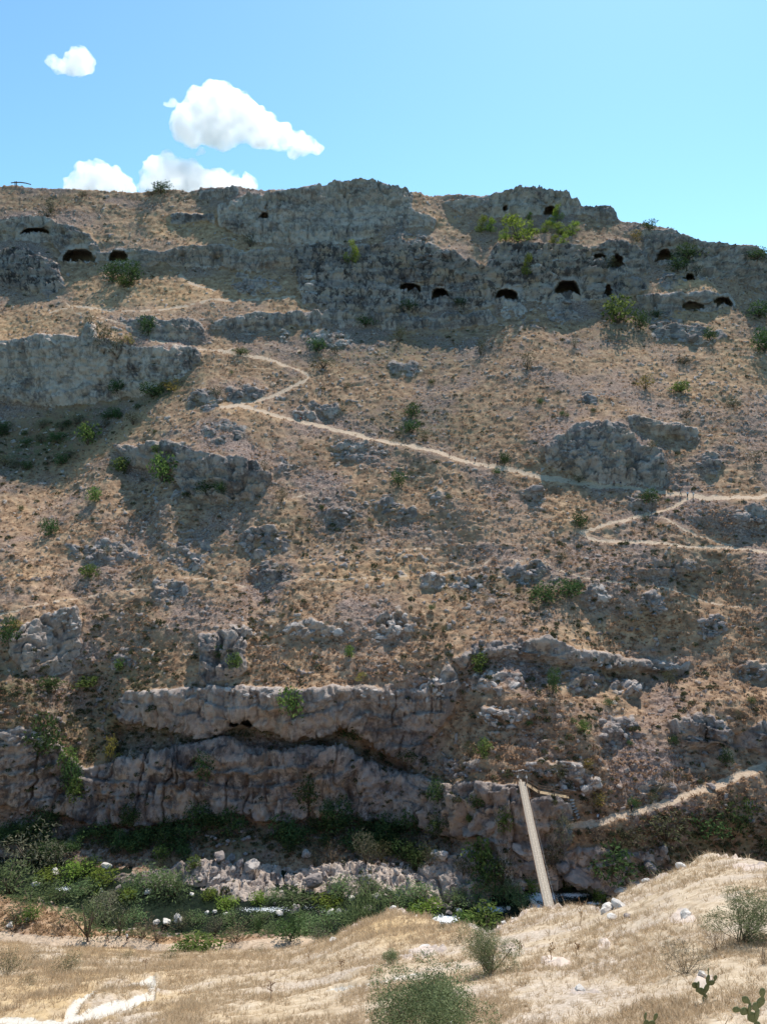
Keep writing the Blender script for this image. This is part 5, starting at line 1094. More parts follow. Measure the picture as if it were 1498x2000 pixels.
BANKP = [
 (172, 1838, 84, 108, 'olive', 'large dusty green willow shrub beside the near path'), (235, 1826, 60, 64, 'olive', 'smaller willow shrub right of the large one'), (205, 1800, 70, 50, 'grey', 'pale greyish shrub behind the willow shrubs'), (30, 1800, 70, 34, 'scrub', 'brown-green shrubs at the left above the path'), (60, 1800, 36, 34, 'fig', 'fresh green bush at the left above the path'), (120, 1812, 60, 26, 'dry', 'reddish dry brush left of the willow shrub'), (280, 1832, 50, 44, 'dry', 'dry brown brush right of the hikers'), (305, 1838, 50, 40, 'dry', 'second dry brush right of the hikers'), (350, 1815, 50, 30, 'scrub', 'dull shrub behind the dry brush'), (388, 1803, 46, 22, 'lush', 'dark green plants right of the split white rock'), (262, 1796, 50, 14, 'lush', 'low green plants along the still water'), (450, 1804, 60, 20, 'lush', 'green plants on the near side of the rapids, left'), (510, 1806, 60, 24, 'lush', 'green plants on the near side of the rapids, right'),
 (394, 1862, 74, 34, 'fig', 'flat dark green bush below the near path'), (355, 1860, 40, 20, 'fig', 'smaller flat bush left of the dark green one'), (460, 1842, 50, 44, 'dry', 'pale dry shrub beside the near path end'), (420, 1825, 40, 34, 'grey', 'dusty grey shrub behind the flat bush'), (568, 1838, 56, 54, 'oak', 'dark pointed bush near the spur'), (505, 1818, 14, 26, 'oak', 'narrow dark cypress-like shrub by the rapids'), (540, 1820, 46, 22, 'lush', 'green plants left of the dark pointed bush'), (600, 1822, 60, 30, 'lush', 'green plants right of the dark pointed bush'), (640, 1822, 60, 50, 'lush', 'green plants at the foot of the spur'), (690, 1808, 70, 44, 'reed', 'dark reeds behind the spur, left'), (720, 1796, 60, 60, 'reed', 'dark reeds behind the spur, right'), (625, 1840, 40, 30, 'grey', 'grey bush where the spur meets the bank'), (592, 1796, 46, 14, 'lush', 'green plants around the mossy round boulder'), (905, 1822, 50, 44, 'fig', 'leafy green bush behind the near crest, left'), (950, 1816, 70, 50, 'fig', 'leafy green bush behind the near crest, right')]
for a in BANKP: plant(*a, 'bushes on the near bank', on_bank)

for i in range(26):  # valley vegetation, with dark filler bushes added to deepen the shadow there
    px, py = brng.uniform(-10, 270), brng.uniform(815, 930)
    if py > 990 - 0.55 * px: continue
    w_ = brng.uniform(16, 36); FILL.append((plant(px, py, w_, w_ * .7, ('oak', 'scrub')[i % 2], None, 'dark bushes in the left valley shadow', on_far), 'dark valley-shadow bush', px, py, LMV))
for i in range(60):
    px = brng.uniform(-10, 920); py = 1600 + 12 * math.sin(px / 60) + brng.uniform(8, 80) * (1 if px < 380 or px > 520 else .5)
    w_ = brng.uniform(22, 60); FILL.append((plant(px, py, w_, w_ * brng.uniform(.6, 1.1), 'oak', None, 'dark bushes under the lower cliff', on_far), 'dark cliff-foot bush', px, py, LMB))
P, i_, j_ = far_points(120, lambda: (1 - at['rock']) * notp * (VPY > 600) * (VPY < 1560))
for p, a, b in zip(P, i_, j_):
    kd = ('scrub', 'scrub', 'oak', 'dry')[brng.integers(4)]; s = brng.uniform(.9, 2.0)
    lab = {'scrub': 'small dull green shrub', 'oak': 'small dark green shrub', 'dry': 'small brown dry shrub'}[kd]
    root = tag(empty('shrub', Vector(p), brng.uniform(0, 6.28), (s * 1.2, s * 1.2, s)), None, 'shrub', {'scrub': 'small dull shrubs on the far slope', 'oak': 'small dark shrubs on the far slope', 'dry': 'small dry shrubs on the far slope'}[kd])
    mesh_obj('foliage', LIB[kd][brng.integers(3)][0], root); FILL.append((root, lab, VPX[a, b], VPY[a, b], LMS))

# shrubs of the near slope, seen close
def near_shrub(px, py, w, h, mat, n, leaf, lab, seed, lobes=22, asp=.3, lump=.17, stems=16, thick=.009, up=.8, zlo=.0):
    p = on_near(px, py); m = axis_dist(px, py, p.y) / F
    root = empty('shrub', p - Vector((0, 0, .02)), 0, (w * m, w * m, h * m)); tag(root, lab, 'shrub', 'shrubs on the near slope')
    me, L = crown_mesh('foliage', seed, mat, n, leaf, lobes, 'dome', asp, lump, up)
    if zlo:
        co = np.zeros(len(me.vertices) * 3, np.float32); me.vertices.foreach_get('co', co); co = co.reshape(-1, 3)
        co[:, 2] = zlo + co[:, 2] * (1 - zlo); me.vertices.foreach_set('co', co.ravel()); L[:, 2] = zlo + L[:, 2] * (1 - zlo)
    mesh_obj('foliage', me, root)
    mb = MB(); r = np.random.default_rng(seed)
    for l in L[:stems]:
        e = Vector(l[:3]); mid = e * .5 + Vector(r.normal(0, .03, 3)); mid.z *= .8
        mb.tube([(r.normal(0, .03), r.normal(0, .03), -.04), mid, e], [thick, thick * .7, thick * .3], 4)
        for q in range(3):
            t_ = e + Vector(r.normal(0, .12, 3)); mb.tube([mid.lerp(e, r.uniform(.2, .9)), t_], [thick * .5, thick * .15], 3)
    mesh_obj('stem', mb.mesh('stem', MAT['bark'], True), root)
near_shrub(828, 2045, 190, 150, 'olive_near', 26000, .019, 'large olive-green shrub at the bottom edge of the picture', 501, 60, .45, .135)
near_shrub(957, 1902, 108, 86, 'olive_near', 11000, .024, 'round dark green shrub on bare stems above the large one', 502, 22, .3, .15, 22, .010, .9, .22)
near_shrub(763, 1884, 31, 36, 'olive_near', 2600, .050, 'small round shrub left of the one on bare stems', 503, 14, .3, .2)
near_shrub(892, 1846, 28, 24, 'scrub', 600, .05, 'brownish little shrub on the crest, lower', 504, 10, .3, .22)
near_shrub(868, 1822, 28, 20, 'scrub', 600, .05, 'brownish little shrub on the crest, upper', 505, 10, .3, .22)
near_shrub(1448, 1836, 150, 96, 'olive_near', 9500, .022, 'wide thorny shrub with thin grey-green leaves at the right', 506, 26, .35, .15, 26, .007, .8, .2)
near_shrub(1400, 1850, 80, 40, 'dry', 1200, .035, 'tangle of dry twigs under the wide thorny shrub', 516, 16, .15, .18, 16, .006)
near_shrub(1335, 1895, 92, 62, 'grey', 2000, .028, 'sparse twiggy shrub left of the wide thorny one', 507, 18, .3, .16, 18, .007, .8, .15)
near_shrub(14, 1912, 66, 52, 'scrub', 1300, .04, 'green-brown shrub at the left edge of the slope', 508, 12, .3, .22)
near_shrub(132, 1902, 62, 38, 'olive', 1300, .04, 'dark green flat shrub left of the white loop path', 509, 12, .3, .22)
near_shrub(58, 1932, 34, 20, 'scrub', 600, .05, 'small low shrub left of the white loop path', 510, 9, .3, .24)
near_shrub(247, 1876, 32, 18, 'scrub', 600, .05, 'small dull shrub just below the hikers', 511, 9, .3, .24)
near_shrub(72, 1882, 26, 24, 'scrub', 500, .05, 'thin shrub between the two left shrubs', 517, 9, .3, .24)
near_shrub(332, 1876, 40, 18, 'scrub', 600, .05, 'dull shrub below the near path, left', 512, 9, .3, .24)
near_shrub(508, 1866, 34, 16, 'scrub', 500, .05, 'dull shrub below the near path, right', 513, 9, .3, .24)
near_shrub(300, 1922, 28, 10, 'scrub', 400, .05, 'flat shrub at the right corner of the loop path', 514, 8, .3, .24)
near_shrub(1490, 1880, 40, 70, 'dry', 900, .03, 'reddish dry bush at the right edge', 515, 14, .15, .2)

# tall dry stalks
def stalk(px, py, h, lab, seed):
    p = on_near(px, py); m = axis_dist(px, py, p.y) / F; r = np.random.default_rng(seed); mb = MB()
    H = h * m
    mb.tube([(0, 0, -.05), (r.normal(0, .03), 0, H * .5), (r.normal(0, .08), r.normal(0, .05), H)], [.015, .011, .006], 5)
    for q in range(9):
        z = H * r.uniform(.45, .98); a = r.uniform(0, 6.28); l = H * r.uniform(.08, .22)
        mb.tube([(0, 0, z), (math.cos(a) * l, math.sin(a) * l, z + l * .8)], [.010, .004], 4)
        mb.box((math.cos(a) * l, math.sin(a) * l, z + l * .85), (.03, .03, .04))
    o = mesh_obj('dry_thistle', mb.mesh('dry_thistle', MAT['straw_far']), None, p)
    tag(o, lab, 'thistle', 'dry thistle stalks on the near slope')
stalk(604, 1888, 34, 'tall thin dry stalk on the slope below the spur', 1); stalk(668, 1908, 36, 'branching dry thistle left of the small round shrub', 2); stalk(1131, 1800, 46, 'dry flower stalk on the crest beneath the bridge end', 3)
stalk(1078, 1880, 30, 'dry stalk right of the round shrub', 4); stalk(1125, 1868, 26, 'short dry stalk farther right of the round shrub', 5); stalk(1012, 1865, 26, 'dry stalk standing between shrub and crest', 6); stalk(530, 1965, 40, 'dry stalk near the bottom, right of the loop path', 7); stalk(285, 1905, 26, 'leafy dry plant above the loop path', 8)

# prickly pears
t = NT('cactus_skin'); n_ = t.noise(t.pos(), 9.0, 3)
MAT['cactus'] = t.out(t.bsdf(t.ramp(n_, [(0.3, (0.085, 0.115, 0.05)), (0.7, (0.17, 0.20, 0.095))]), 0.6, None, 0.3))
bm = bmesh.new(); bmesh.ops.create_icosphere(bm, subdivisions=3, radius=.5)
for v in bm.verts:
    v.co.z = v.co.z * 1.0 + .5; k = .55 + .45 * min(1, v.co.z * 1.6); v.co.x *= .66 * k; v.co.y *= .16
bmesh.ops.recalc_face_normals(bm, faces=bm.faces)
pad_me = bpy.data.meshes.new('cactus_pad'); bm.to_mesh(pad_me); bm.free(); pad_me.polygons.foreach_set('use_smooth', [True] * len(pad_me.polygons)); pad_me.materials.append(MAT['cactus'])
def cactus(px, py, pads, lab, unit=0.165):
    p = on_near(px, py); root = empty('prickly_pear', p - Vector((0, 0, .04)), 0.2); tag(root, lab, 'cactus', 'prickly pears on the near slope')
    ends = {}
    for i, (par, along, tilt, turn, size) in enumerate(pads):
        if par < 0: base = Vector((along, 0, 0)); 
        else: b0, d0, s0 = ends[par]; base = b0 + d0 * s0 * along
        q = Euler((0, R(tilt), R(turn))).to_matrix(); d = q @ Vector((0, 0, 1)); s = size * unit
        ends[i] = (base, d, s)
        o = mesh_obj('pad', pad_me, root, base - d * s * .05, (0, R(tilt), R(turn)), (s, s, s))
cactus(1380, 1966, [(-1, 0, -4, 5, 1.2), (0, .95, 18, 10, 1.3), (0, .85, -42, -10, 1.25), (1, .9, 2, 20, 1.25), (2, .95, -48, 0, 1.15), (2, .9, -20, 30, 1.1), (1, .85, 55, -20, 1.0), (3, .95, -8, 50, .95), (6, .95, 10, 0, .8), (2, .6, -65, 10, .9)], 'small prickly pear in front of the pale rock, lower right')
cactus(1486, 2030, [(-1, 0, -12, 5, 1.5), (0, .9, -40, 0, 1.5), (1, .95, -60, 10, 1.3), (0, .95, 5, 20, 1.4), (3, .95, 25, -10, 1.3), (1, .8, -5, 30, 1.3), (3, .8, -35, 15, 1.2), (5, .95, -50, -5, 1.1), (4, .9, -10, 0, 1.1), (2, .9, -75, 0, 1.0)], 'larger prickly pear in the bottom right corner')
cactus(1268, 2036, [(-1, 0, -6, 0, 1.3), (0, .95, -14, 10, 1.2), (0, .9, 35, -15, 1.3), (1, .95, -2, 30, .9), (2, .95, 20, 5, .9)], 'prickly pear just showing at the bottom edge')

# ------------------------------------------------------------------ the hanging footbridge
def bpt(px, py, z):
    Yb = (CAMZ - z) / drop(py); return Vector(((px - 749) / F * axis_dist(px, py, Yb), Yb, z))
BA = Vector(unproj(1019, 1527, on_far(1019, 1534).y - 0.6)); BB = bpt(1075, 1772, BA.z - 0.3)
bdir = (BB - BA); bdir.z = 0; bl = bdir.length; bdir.normalize()
BLEN = 56.0; brt = Vector((-bdir.y, bdir.x, 0)) * -1
bridge = empty('footbridge', BA); tag(bridge, 'narrow wooden plank footbridge hanging over the river', 'footbridge')
def deck(s): return bdir * s + Vector((0, 0, -1.0 * math.sin(math.pi * s / BLEN)))
brot = math.atan2(bdir.y, bdir.x)
prng = random.Random(4)
pm = MB(); pm.box((0, 0, 0), (0.225, 1.3, 0.05)); plank_me = pm.mesh('plank', MAT['wood'])
for k in range(int(BLEN / .27)):
    o = mesh_obj('plank', plank_me, bridge, deck(k * .27 + .1) + Vector((0, 0, prng.uniform(-.008, .008))), (prng.uniform(-.01, .01), 0, brot + prng.uniform(-.012, .012)), (1, prng.uniform(.97, 1.02), 1))
pm = MB(); pm.box((0, 0, 0), (2.35, 0.26, 0.035)); run_me = pm.mesh('walking_board', MAT['wood'])
for side in (-.17, .17):
    for k in range(int(BLEN / 2.4)):
        s0 = k * 2.4 + 1.3 + (0 if side < 0 else -.9); a, b = deck(max(s0 - 1.1, 0)), deck(s0 + 1.1)
        o = mesh_obj('walking_board', run_me, bridge, deck(s0) + brt * side + Vector((0, 0, .05)), (0, -math.atan2((b - a).z, (b - a).xy.length), brot + prng.uniform(-.006, .006)))
for side in (-.68, .68):
    mb = MB(); mb.tube([deck(s) + brt * side + Vector((0, 0, -.06)) for s in np.arange(0, BLEN + .1, 2)], .06, 6); mesh_obj('edge_beam', mb.mesh('edge_beam', MAT['wood_dark']), bridge)
    mb = MB(); mb.tube([deck(s) + brt * side * 1.03 + Vector((0, 0, 1.0 + .7 * (1 - min(s, BLEN - s, 6) / 6))) for s in np.arange(0, BLEN + .1, 2)], .016, 5)
    mesh_obj('hand_cable', mb.mesh('hand_cable', MAT['cable'], True), bridge)
    mb = MB()
    for s in np.arange(1.5, BLEN, 1.5): mb.tube([deck(s) + brt * side + Vector((0, 0, -.05)), deck(s) + brt * side * 1.03 + Vector((0, 0, 1.0 + .7 * (1 - min(s, BLEN - s, 6) / 6)))], .007, 3)
    tag(mesh_obj('hanger_cables', mb.mesh('hanger_cables', MAT['cable']), bridge), None, None, None, 'stuff')
    for s in (0.0, BLEN):
        mb = MB(); mb.tube([deck(s) + brt * side * 1.15 + Vector((0, 0, -1.6)), deck(s) + brt * side * 1.25 + Vector((0, 0, 2.0))], [.11, .09], 7)
        post = mesh_obj('post', mb.mesh('post', MAT['wood_dark']), bridge)
        mb = MB(); mb.tube([deck(s) + brt * side * 1.21 + Vector((0, 0, .75)), deck(s) + brt * side * 1.215 + Vector((0, 0, 1.2))], [.13, .13], 7)
        mesh_obj('wrapping', mb.mesh('wrapping', MAT['cloth_white']), post)

# wooden walkway with a railing from the bridge head to the path
W0, W1, W2 = (Vector(unproj(a, b, min(on_far(a, b + 6).y, on_far(a + 8, b).y, on_far(a, b - 10).y) - 1.2)) for a, b in ((1027, 1531), (1052, 1547), (1110, 1557)))
walk = empty('wooden_walkway', W0); tag(walk, 'wooden walkway with a rail leading right from the bridge head', 'walkway')
pts = [W0 - W0, W1 - W0, W2 - W0]
pm = MB(); pm.box((0, 0, 0), (0.22, 1.0, 0.05)); wp_me = pm.mesh('plank', MAT['wood_warm'])
rail_pts = []
for a, b in zip(pts[:-1], pts[1:]):
    d = b - a; n_ = int(d.length / .25); an = math.atan2(d.y, d.x); nr_ = Vector((-math.sin(an), math.cos(an), 0))
    for k in range(n_):
        mesh_obj('plank', wp_me, walk, a.lerp(b, (k + .5) / n_) + Vector((0, 0, prng.uniform(-.01, .01))), (0, 0, an + prng.uniform(-.02, .02)))
    for side in (-.5, .5):
        mb = MB()
        mb.tube([a + nr_ * side + Vector((0, 0, 1.05)), b + nr_ * side + Vector((0, 0, 1.05))], .045, 6)
        mesh_obj('handrail', mb.mesh('handrail', MAT['wood_dark']), walk)
        mb = MB(); mb.tube([a + nr_ * side + Vector((0, 0, .55)), b + nr_ * side + Vector((0, 0, .55))], .035, 6)
        mesh_obj('middle_rail', mb.mesh('middle_rail', MAT['wood_dark']), walk)
        mb = MB(); mb.tube([a + nr_ * side + Vector((0, 0, -.08)), b + nr_ * side + Vector((0, 0, -.08))], .07, 6)
        mesh_obj('edge_beam', mb.mesh('edge_beam', MAT['wood_dark']), walk)
        m_ = max(2, int(d.length / 2.2))
        for k in range(m_ + 1):
            mb = MB(); mb.tube([(0, 0, -1.8), (0, 0, 1.15)], .055, 6)
            mesh_obj('post', mb.mesh('post', MAT['wood_dark']), walk, a.lerp(b, k / m_) + nr_ * side)
# stair from the walkway down to the path
S0, S1 = W2 + Vector((.2, -.1, 0)), on_far(1130, 1600)
stair = empty('stone_stair', S0); tag(stair, 'short flight of rough stone steps below the walkway, wooden rail beside it', 'stair')
for k in range(7):
    p = (S1 - S0) * ((k + .7) / 7.5)
    o = mesh_obj('step', BLOCK['stone_pale'][k % 8], stair, p + Vector((0, 0, -.1)), (0, 0, .2 * k), (1.5, 1.0, .55))
for side in (-.6,):
    mb = MB(); mb.tube([Vector((side, 0, 1.0)), (S1 - S0) * .8 + Vector((side, 0, 1.0))], .045, 6); mesh_obj('handrail', mb.mesh('handrail', MAT['wood_dark']), stair)
    for f in (.02, .4, .78):
        mb = MB(); mb.tube([(S1 - S0) * f + Vector((side, 0, -.6)), (S1 - S0) * f + Vector((side, 0, 1.05))], .05, 6); mesh_obj('post', mb.mesh('post', MAT['wood_dark']), stair)
# dry stone kerb above the bridge head
kp = on_far(1020, 1505); kerb = empty('stone_wall', kp); tag(kerb, 'low dry stone wall just behind the bridge head', 'wall')
for k in range(16):
    q = on_far(1002 + k * 3.4, 1506 + 1.5 * math.sin(k)); block_child(kerb, q - kp + Vector((0, -.1, .15)), .75, 'stone_pale', orng, .8)
wp = on_far(1250, 985); wl = empty('stone_wall', wp); tag(wl, 'small dry stone wall beside the hairpin of the path', 'wall')
for k in range(24):
    q = on_far(1226 + (k % 12) * 3.6, 978 + 7 * (k // 12)); block_child(wl, q - wp + Vector((0, -.1, .2)), .85, 'stone', orng, .8)

# beam on posts on the skyline
bp_ = on_far(33, np.interp(33, skyx, skyy) + 2); m = axis_dist(33, 365, bp_.y) / F
bar = empty('barrier_beam', bp_); tag(bar, 'long bowed beam on two short posts on the skyline at far left', 'barrier')
mb = MB(); mb.tube([(x * m, 0, z * m) for x, z in ((-9, 8), (0, 9), (10, 9), (20, 7.6), (30, 5))], [.22, .26, .26, .24, .2], 8); mesh_obj('beam', mb.mesh('beam', MAT['wood_dark']), bar)
for x in (-1.2, 1.8):
    mb = MB(); mb.tube([(x * m, .1, -3 * m), (x * m, .1, 11 * m)], .2, 7); mesh_obj('post', mb.mesh('post', MAT['wood_dark']), bar)
pp = on_far(921, 897); mb = MB(); mb.tube([(0, 0, -.3), (0, 0, 2.2)], .05, 6); tag(mesh_obj('marker_post', mb.mesh('marker_post', MAT['cloth_white']), None, pp), 'slim pale post standing beside the long path near the hikers', 'post')

# ------------------------------------------------------------------ hikers
def flat(name, col): 
    t = NT(name); return t.out(t.bsdf(col, 0.85))
CM = {k: flat('cloth_' + k, c) for k, c in {'red': (.42, .03, .04), 'white': (.75, .75, .74), 'black': (.02, .02, .025), 'navy': (.03, .04, .08), 'grey': (.25, .26, .28), 'sky': (.42, .55, .66), 'maroon': (.18, .03, .04), 'khaki': (.30, .25, .17), 'green': (.08, .12, .07)}.items()}
MAT['skin'] = flat('skin', (.42, .24, .16)); MAT['hair'] = flat('hair', (.035, .022, .015)); MAT['shoe'] = flat('shoes', (.05, .045, .04))
def body(pose):
    st = {'walk': 1.0, 'stand': .15, 'walk2': -1.0}[pose]
    k = {'pelvis': (0, 0, .94, .135, .105), 'waist': (0, 0, 1.10, .125, .095), 'chest': (0, .0, 1.30, .155, .105), 'collar': (0, 0, 1.43, .10, .075), 'neck': (0, .01, 1.50, .055, .055), 'jaw': (0, .03, 1.57, .068, .08), 'head': (0, .02, 1.65, .082, .098), 'crown': (0, .01, 1.73, .06, .07)}
    E = [('pelvis', 'waist'), ('waist', 'chest'), ('chest', 'collar'), ('collar', 'neck'), ('neck', 'jaw'), ('jaw', 'head'), ('head', 'crown')]
    k['nose'] = (0, .125, 1.62, .014, .018); E.append(('head', 'nose'))
    for s, n in ((-1, 'l'), (1, 'r')):
        f = st * s
        k['hip' + n] = (s * .09, 0, .90, .095, .10); k['knee' + n] = (s * .10, .17 * f + .05, .50, .062, .064); k['calf' + n] = (s * .10, .14 * f, .36, .056, .06)
        k['ankle' + n] = (s * .10, .24 * f - .06, .085, .038, .04); k['toe' + n] = (s * .11, .24 * f + .10, .04, .045, .032)
        k['shoulder' + n] = (s * .19, 0, 1.41, .058, .058); k['elbow' + n] = (s * .26, -.12 * f - .02, 1.14, .042, .042); k['wrist' + n] = (s * .27, -.16 * f + .12, .92, .028, .028); k['palm' + n] = (s * .27, -.17 * f + .15, .86, .030, .038)
        E += [('pelvis', 'hip' + n), ('hip' + n, 'knee' + n), ('knee' + n, 'calf' + n), ('calf' + n, 'ankle' + n), ('ankle' + n, 'toe' + n), ('collar', 'shoulder' + n), ('shoulder' + n, 'elbow' + n), ('elbow' + n, 'wrist' + n), ('wrist' + n, 'palm' + n)]
        for q, (dx, l) in enumerate(((-.024, .07), (-.008, .082), (.008, .078), (.024, .06))):
            k[f'f{q}{n}'] = (s * .27 + dx * .3, -.17 * f + .15 + dx, .86 - l, .008, .008); E.append(('palm' + n, f'f{q}{n}'))
        k['th' + n] = (s * .255, -.17 * f + .20, .84, .009, .009); E.append(('palm' + n, 'th' + n))
    ks = list(k); me = bpy.data.meshes.new('person_skeleton')
    me.from_pydata([k[q][:3] for q in ks], [(ks.index(a), ks.index(b)) for a, b in E], [])
    o = bpy.data.objects.new('person_skeleton', me); COL.objects.link(o)
    md = o.modifiers.new('skin', 'SKIN'); ss = o.modifiers.new('sub', 'SUBSURF'); ss.levels = ss.render_levels = 1
    for i, q in enumerate(ks):
        sv = me.skin_vertices[0].data[i]; sv.radius = k[q][3:5]; sv.use_root = (q == 'pelvis')
    dg = bpy.context.evaluated_depsgraph_get(); dg.update()
    out = bpy.data.meshes.new_from_object(o.evaluated_get(dg)); bpy.data.objects.remove(o); bpy.data.meshes.remove(me)
    return out
def shell(src, name, test, off, mat):
    bm = bmesh.new(); bm.from_mesh(src); bm.normal_update()
    for f in [f for f in bm.faces if not test(f.calc_center_median())]: bm.faces.remove(f)
    for v in [v for v in bm.verts if not v.link_faces]: bm.verts.remove(v)
    nn = {v: v.normal.copy() for v in bm.verts}
    for v in bm.verts: v.co += nn[v] * off
    me = bpy.data.meshes.new(name); bm.to_mesh(me); bm.free(); me.materials.append(mat); return me
BODY = {}
for pz in ('walk', 'stand', 'walk2'):
    b0 = body(pz); b0.name = 'person'; b0.materials.clear(); b0.materials.append(MAT['skin']); BODY[pz] = b0
cache = {}
def garment(pz, name, col):
    if (pz, name, col) not in cache:
        T = {'shirt': (lambda c: .98 < c.z < 1.47 and (abs(c.x) < .2 or c.z > 1.2), .022), 'shorts': (lambda c: .52 < c.z < 1.0 and abs(c.x) < .225, .024), 'trousers': (lambda c: .11 < c.z < 1.0 and abs(c.x) < .225, .022), 'shoes': (lambda c: c.z < .12, .012),
             'hair': (lambda c: c.z > 1.62 and (c.y < .05 or c.z > 1.70), .014)}[name]
        cache[(pz, name, col)] = shell(BODY[pz], name, T[0], T[1], CM[col] if col in CM else MAT[col])
    return cache[(pz, name, col)]
mb = MB(); mb.box((0, -.20, 1.26), (.30, .18, .46)); mb.box((0, -.30, 1.18), (.22, .06, .24)); pack_me = mb.mesh('backpack', CM['navy'])
bm = bmesh.new(); bmesh.ops.create_uvsphere(bm, u_segments=10, v_segments=6, radius=.115)
for v in bm.verts:
    if v.co.z < 0: v.co = Vector((v.co.x * (1.6 if v.co.z > -.06 else 1), v.co.y * (1.6 if v.co.z > -.06 else 1), -.01))
hat_me = bpy.data.meshes.new('hat'); bm.to_mesh(hat_me); bm.free(); hat_me.materials.append(CM['white'])
def hiker(px, py, pose, top, legs, legkind, face, lab, where=on_far, pack=False, hat=False, s=1.0):
    p = where(px, py)
    o = mesh_obj('person', BODY[pose], None, p, (0, 0, R(face)), (s, s, s)); tag(o, lab, 'person', 'hikers')
    mesh_obj('shirt', garment(pose, 'shirt', top), o); mesh_obj(legkind, garment(pose, legkind, legs), o); mesh_obj('shoes', garment(pose, 'shoes', 'shoe'), o); mesh_obj('hair', garment(pose, 'hair', 'hair'), o)
    if pack: mesh_obj('backpack', pack_me, o)
    if hat: mesh_obj('hat', hat_me, o, (0, .015, 1.72))
    return o
hiker(587, 823, 'walk', 'red', 'black', 'trousers', -100, 'hiker in a red top alone on the path at the left', hat=True)
hiker(879, 892, 'walk2', 'maroon', 'black', 'shorts', 80, 'hiker in a dark red top leading on the long path')
hiker(928, 901, 'stand', 'white', 'black', 'trousers', 170, 'hiker in a white top and black trousers by the pale post')
hiker(955, 910, 'walk', 'black', 'khaki', 'shorts', 90, 'hiker in black walking right of the white-topped one')
hiker(971, 910, 'walk2', 'navy', 'black', 'trousers', 90, 'hiker in dark blue beside the small tree on the path', pack=True)
hiker(1197, 951, 'walk', 'maroon', 'black', 'trousers', -90, 'left hiker in the shade of the massive outcrop')
hiker(1212, 953, 'walk2', 'black', 'grey', 'shorts', -90, 'right hiker in the shade of the massive outcrop', pack=True)
hiker(1329, 971, 'walk', 'grey', 'khaki', 'trousers', -90, 'hiker in pale grey at the fork of the path, left of three')
hiker(1341, 972, 'stand', 'sky', 'black', 'trousers', 180, 'hiker in light blue at the fork of the path, middle of three')
hiker(1353, 973, 'walk2', 'white', 'grey', 'shorts', 100, 'hiker in white at the fork of the path, right of three')
hiker(1271, 1004, 'stand', 'black', 'navy', 'trousers', 60, 'hiker in black by the little wall at the hairpin')
hiker(1052, 371, 'stand', 'navy', 'black', 'trousers', 180, 'person standing on top of the domed crag on the skyline')
hiker(1166, 1606, 'walk', 'sky', 'black', 'shorts', 100, 'hiker in light blue on the dirt path right of the bridge', pack=True)
hiker(1231, 1591, 'walk2', 'black', 'black', 'trousers', 100, 'hiker in black beside the dark bush on the bridge path', pack=True)
hiker(211, 1841, 'walk', 'green', 'khaki', 'shorts', -70, 'hiker in dark clothes on the near bank path', on_bank)
hiker(249, 1841, 'walk2', 'white', 'black', 'shorts', -60, 'hiker in a white shirt and black shorts on the near bank path', on_bank)

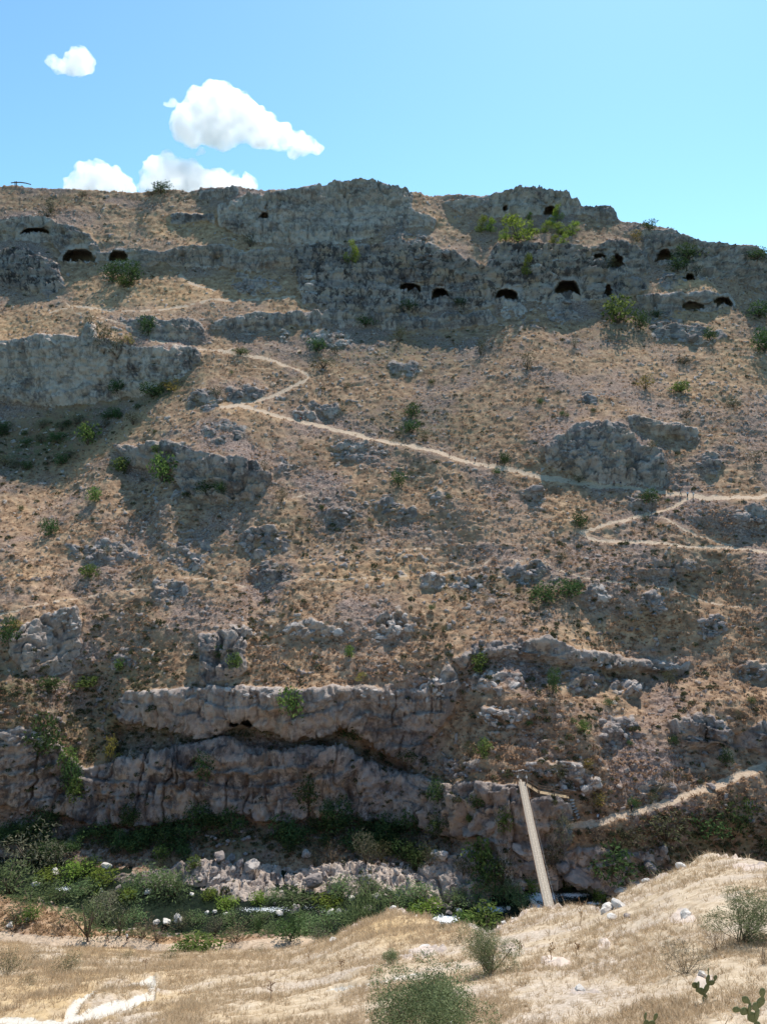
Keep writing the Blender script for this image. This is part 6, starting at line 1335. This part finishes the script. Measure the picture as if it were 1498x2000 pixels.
# ------------------------------------------------------------------ clouds, far beyond the ridge
t = NT('cloud_vapour'); v = t.n('ShaderNodeVolumePrincipled')
v.inputs['Color'].default_value = (1, 1, 1, 1); v.inputs['Anisotropy'].default_value = 0.6; t.link(t.math('MULTIPLY', t.smooth(t.noise(t.pos(), 0.022, 5, 0.65), 0.34, 0.60), 0.05), v.inputs['Density'])
o_ = t.n('ShaderNodeOutputMaterial'); t.link(v.outputs[0], o_.inputs['Volume']); MAT['cloud'] = t.m
crng = np.random.default_rng(12)
def cloud(blobs, lab, dist=2600, thick=0.7, small=60):
    """blobs: px, py, radius px"""
    c = Vector(unproj(blobs[0][0], blobs[0][1], dist)); m = axis_dist(0, blobs[0][1], dist) / F
    Vs = []; bm = bmesh.new()
    allb = [(b, 1) for b in blobs]
    for b in blobs:
        for q in range(int(small * b[2] / 60) + 8):
            d = crng.normal(size=3); d /= np.linalg.norm(d)
            if d[2] < -.5: d[2] *= -.5
            r_ = b[2] * crng.uniform(.14, .36)
            bmesh.ops.create_icosphere(bm, subdivisions=2, radius=r_ * m, matrix=Matrix.Translation(Vector(((b[0] - blobs[0][0] + d[0] * b[2] * .9) * m, d[1] * b[2] * .9 * m, (blobs[0][1] - b[1] + d[2] * b[2] * .9) * m))))
        bmesh.ops.create_icosphere(bm, subdivisions=3, radius=b[2] * m, matrix=Matrix.Translation(Vector(((b[0] - blobs[0][0]) * m, 0, (blobs[0][1] - b[1]) * m))))
    me = bpy.data.meshes.new('cloud'); bm.to_mesh(me); bm.free()
    o = bpy.data.objects.new('cloud_shape', me); COL.objects.link(o)
    rm = o.modifiers.new('rm', 'REMESH'); rm.mode = 'VOXEL'; rm.voxel_size = 3.2 * m
    dg = bpy.context.evaluated_depsgraph_get(); dg.update()
    out = bpy.data.meshes.new_from_object(o.evaluated_get(dg)); bpy.data.objects.remove(o); bpy.data.meshes.remove(me)
    co = np.zeros(len(out.vertices) * 3, np.float32); out.vertices.foreach_get('co', co); co = co.reshape(-1, 3)
    k = 1 / (16 * m)
    nn = np.stack([fbm(co[:, 0] * k, co[:, 1] * k, co[:, 2] * k, 3, s_) for s_ in (1, 2, 3)], -1)
    out.vertices.foreach_set('co', (co + nn * 7 * m).ravel()); out.name = 'cloud'; out.materials.clear(); out.materials.append(MAT['cloud'])
    return tag(mesh_obj('cloud', out, None, c), lab, 'cloud', 'white clouds')
cloud([(420, 225, 52), (372, 245, 40), (470, 232, 44), (510, 255, 36), (430, 262, 32), (550, 268, 26), (590, 280, 20), (618, 287, 13), (570, 300, 12)], 'largest cloud, tapering to the right, alone in the open sky')
cloud([(338, 203, 9), (325, 204, 6), (350, 206, 6)], 'wisp of cloud at the left tip of the largest cloud')
cloud([(393, 297, 8), (386, 300, 5)], 'faint scrap of cloud under the left part of the largest cloud')
cloud([(155, 122, 26), (140, 128, 20), (115, 130, 15), (104, 120, 11), (172, 130, 14)], 'small cloud high at the upper left')
cloud([(185, 360, 40), (215, 362, 34), (150, 368, 24), (245, 368, 22)], 'low cloud behind the skyline, left one')
cloud([(330, 352, 46), (370, 358, 42), (300, 366, 28), (415, 362, 32), (450, 366, 26), (485, 356, 16)], 'low cloud behind the skyline, right one above the round bush')

label_fill()
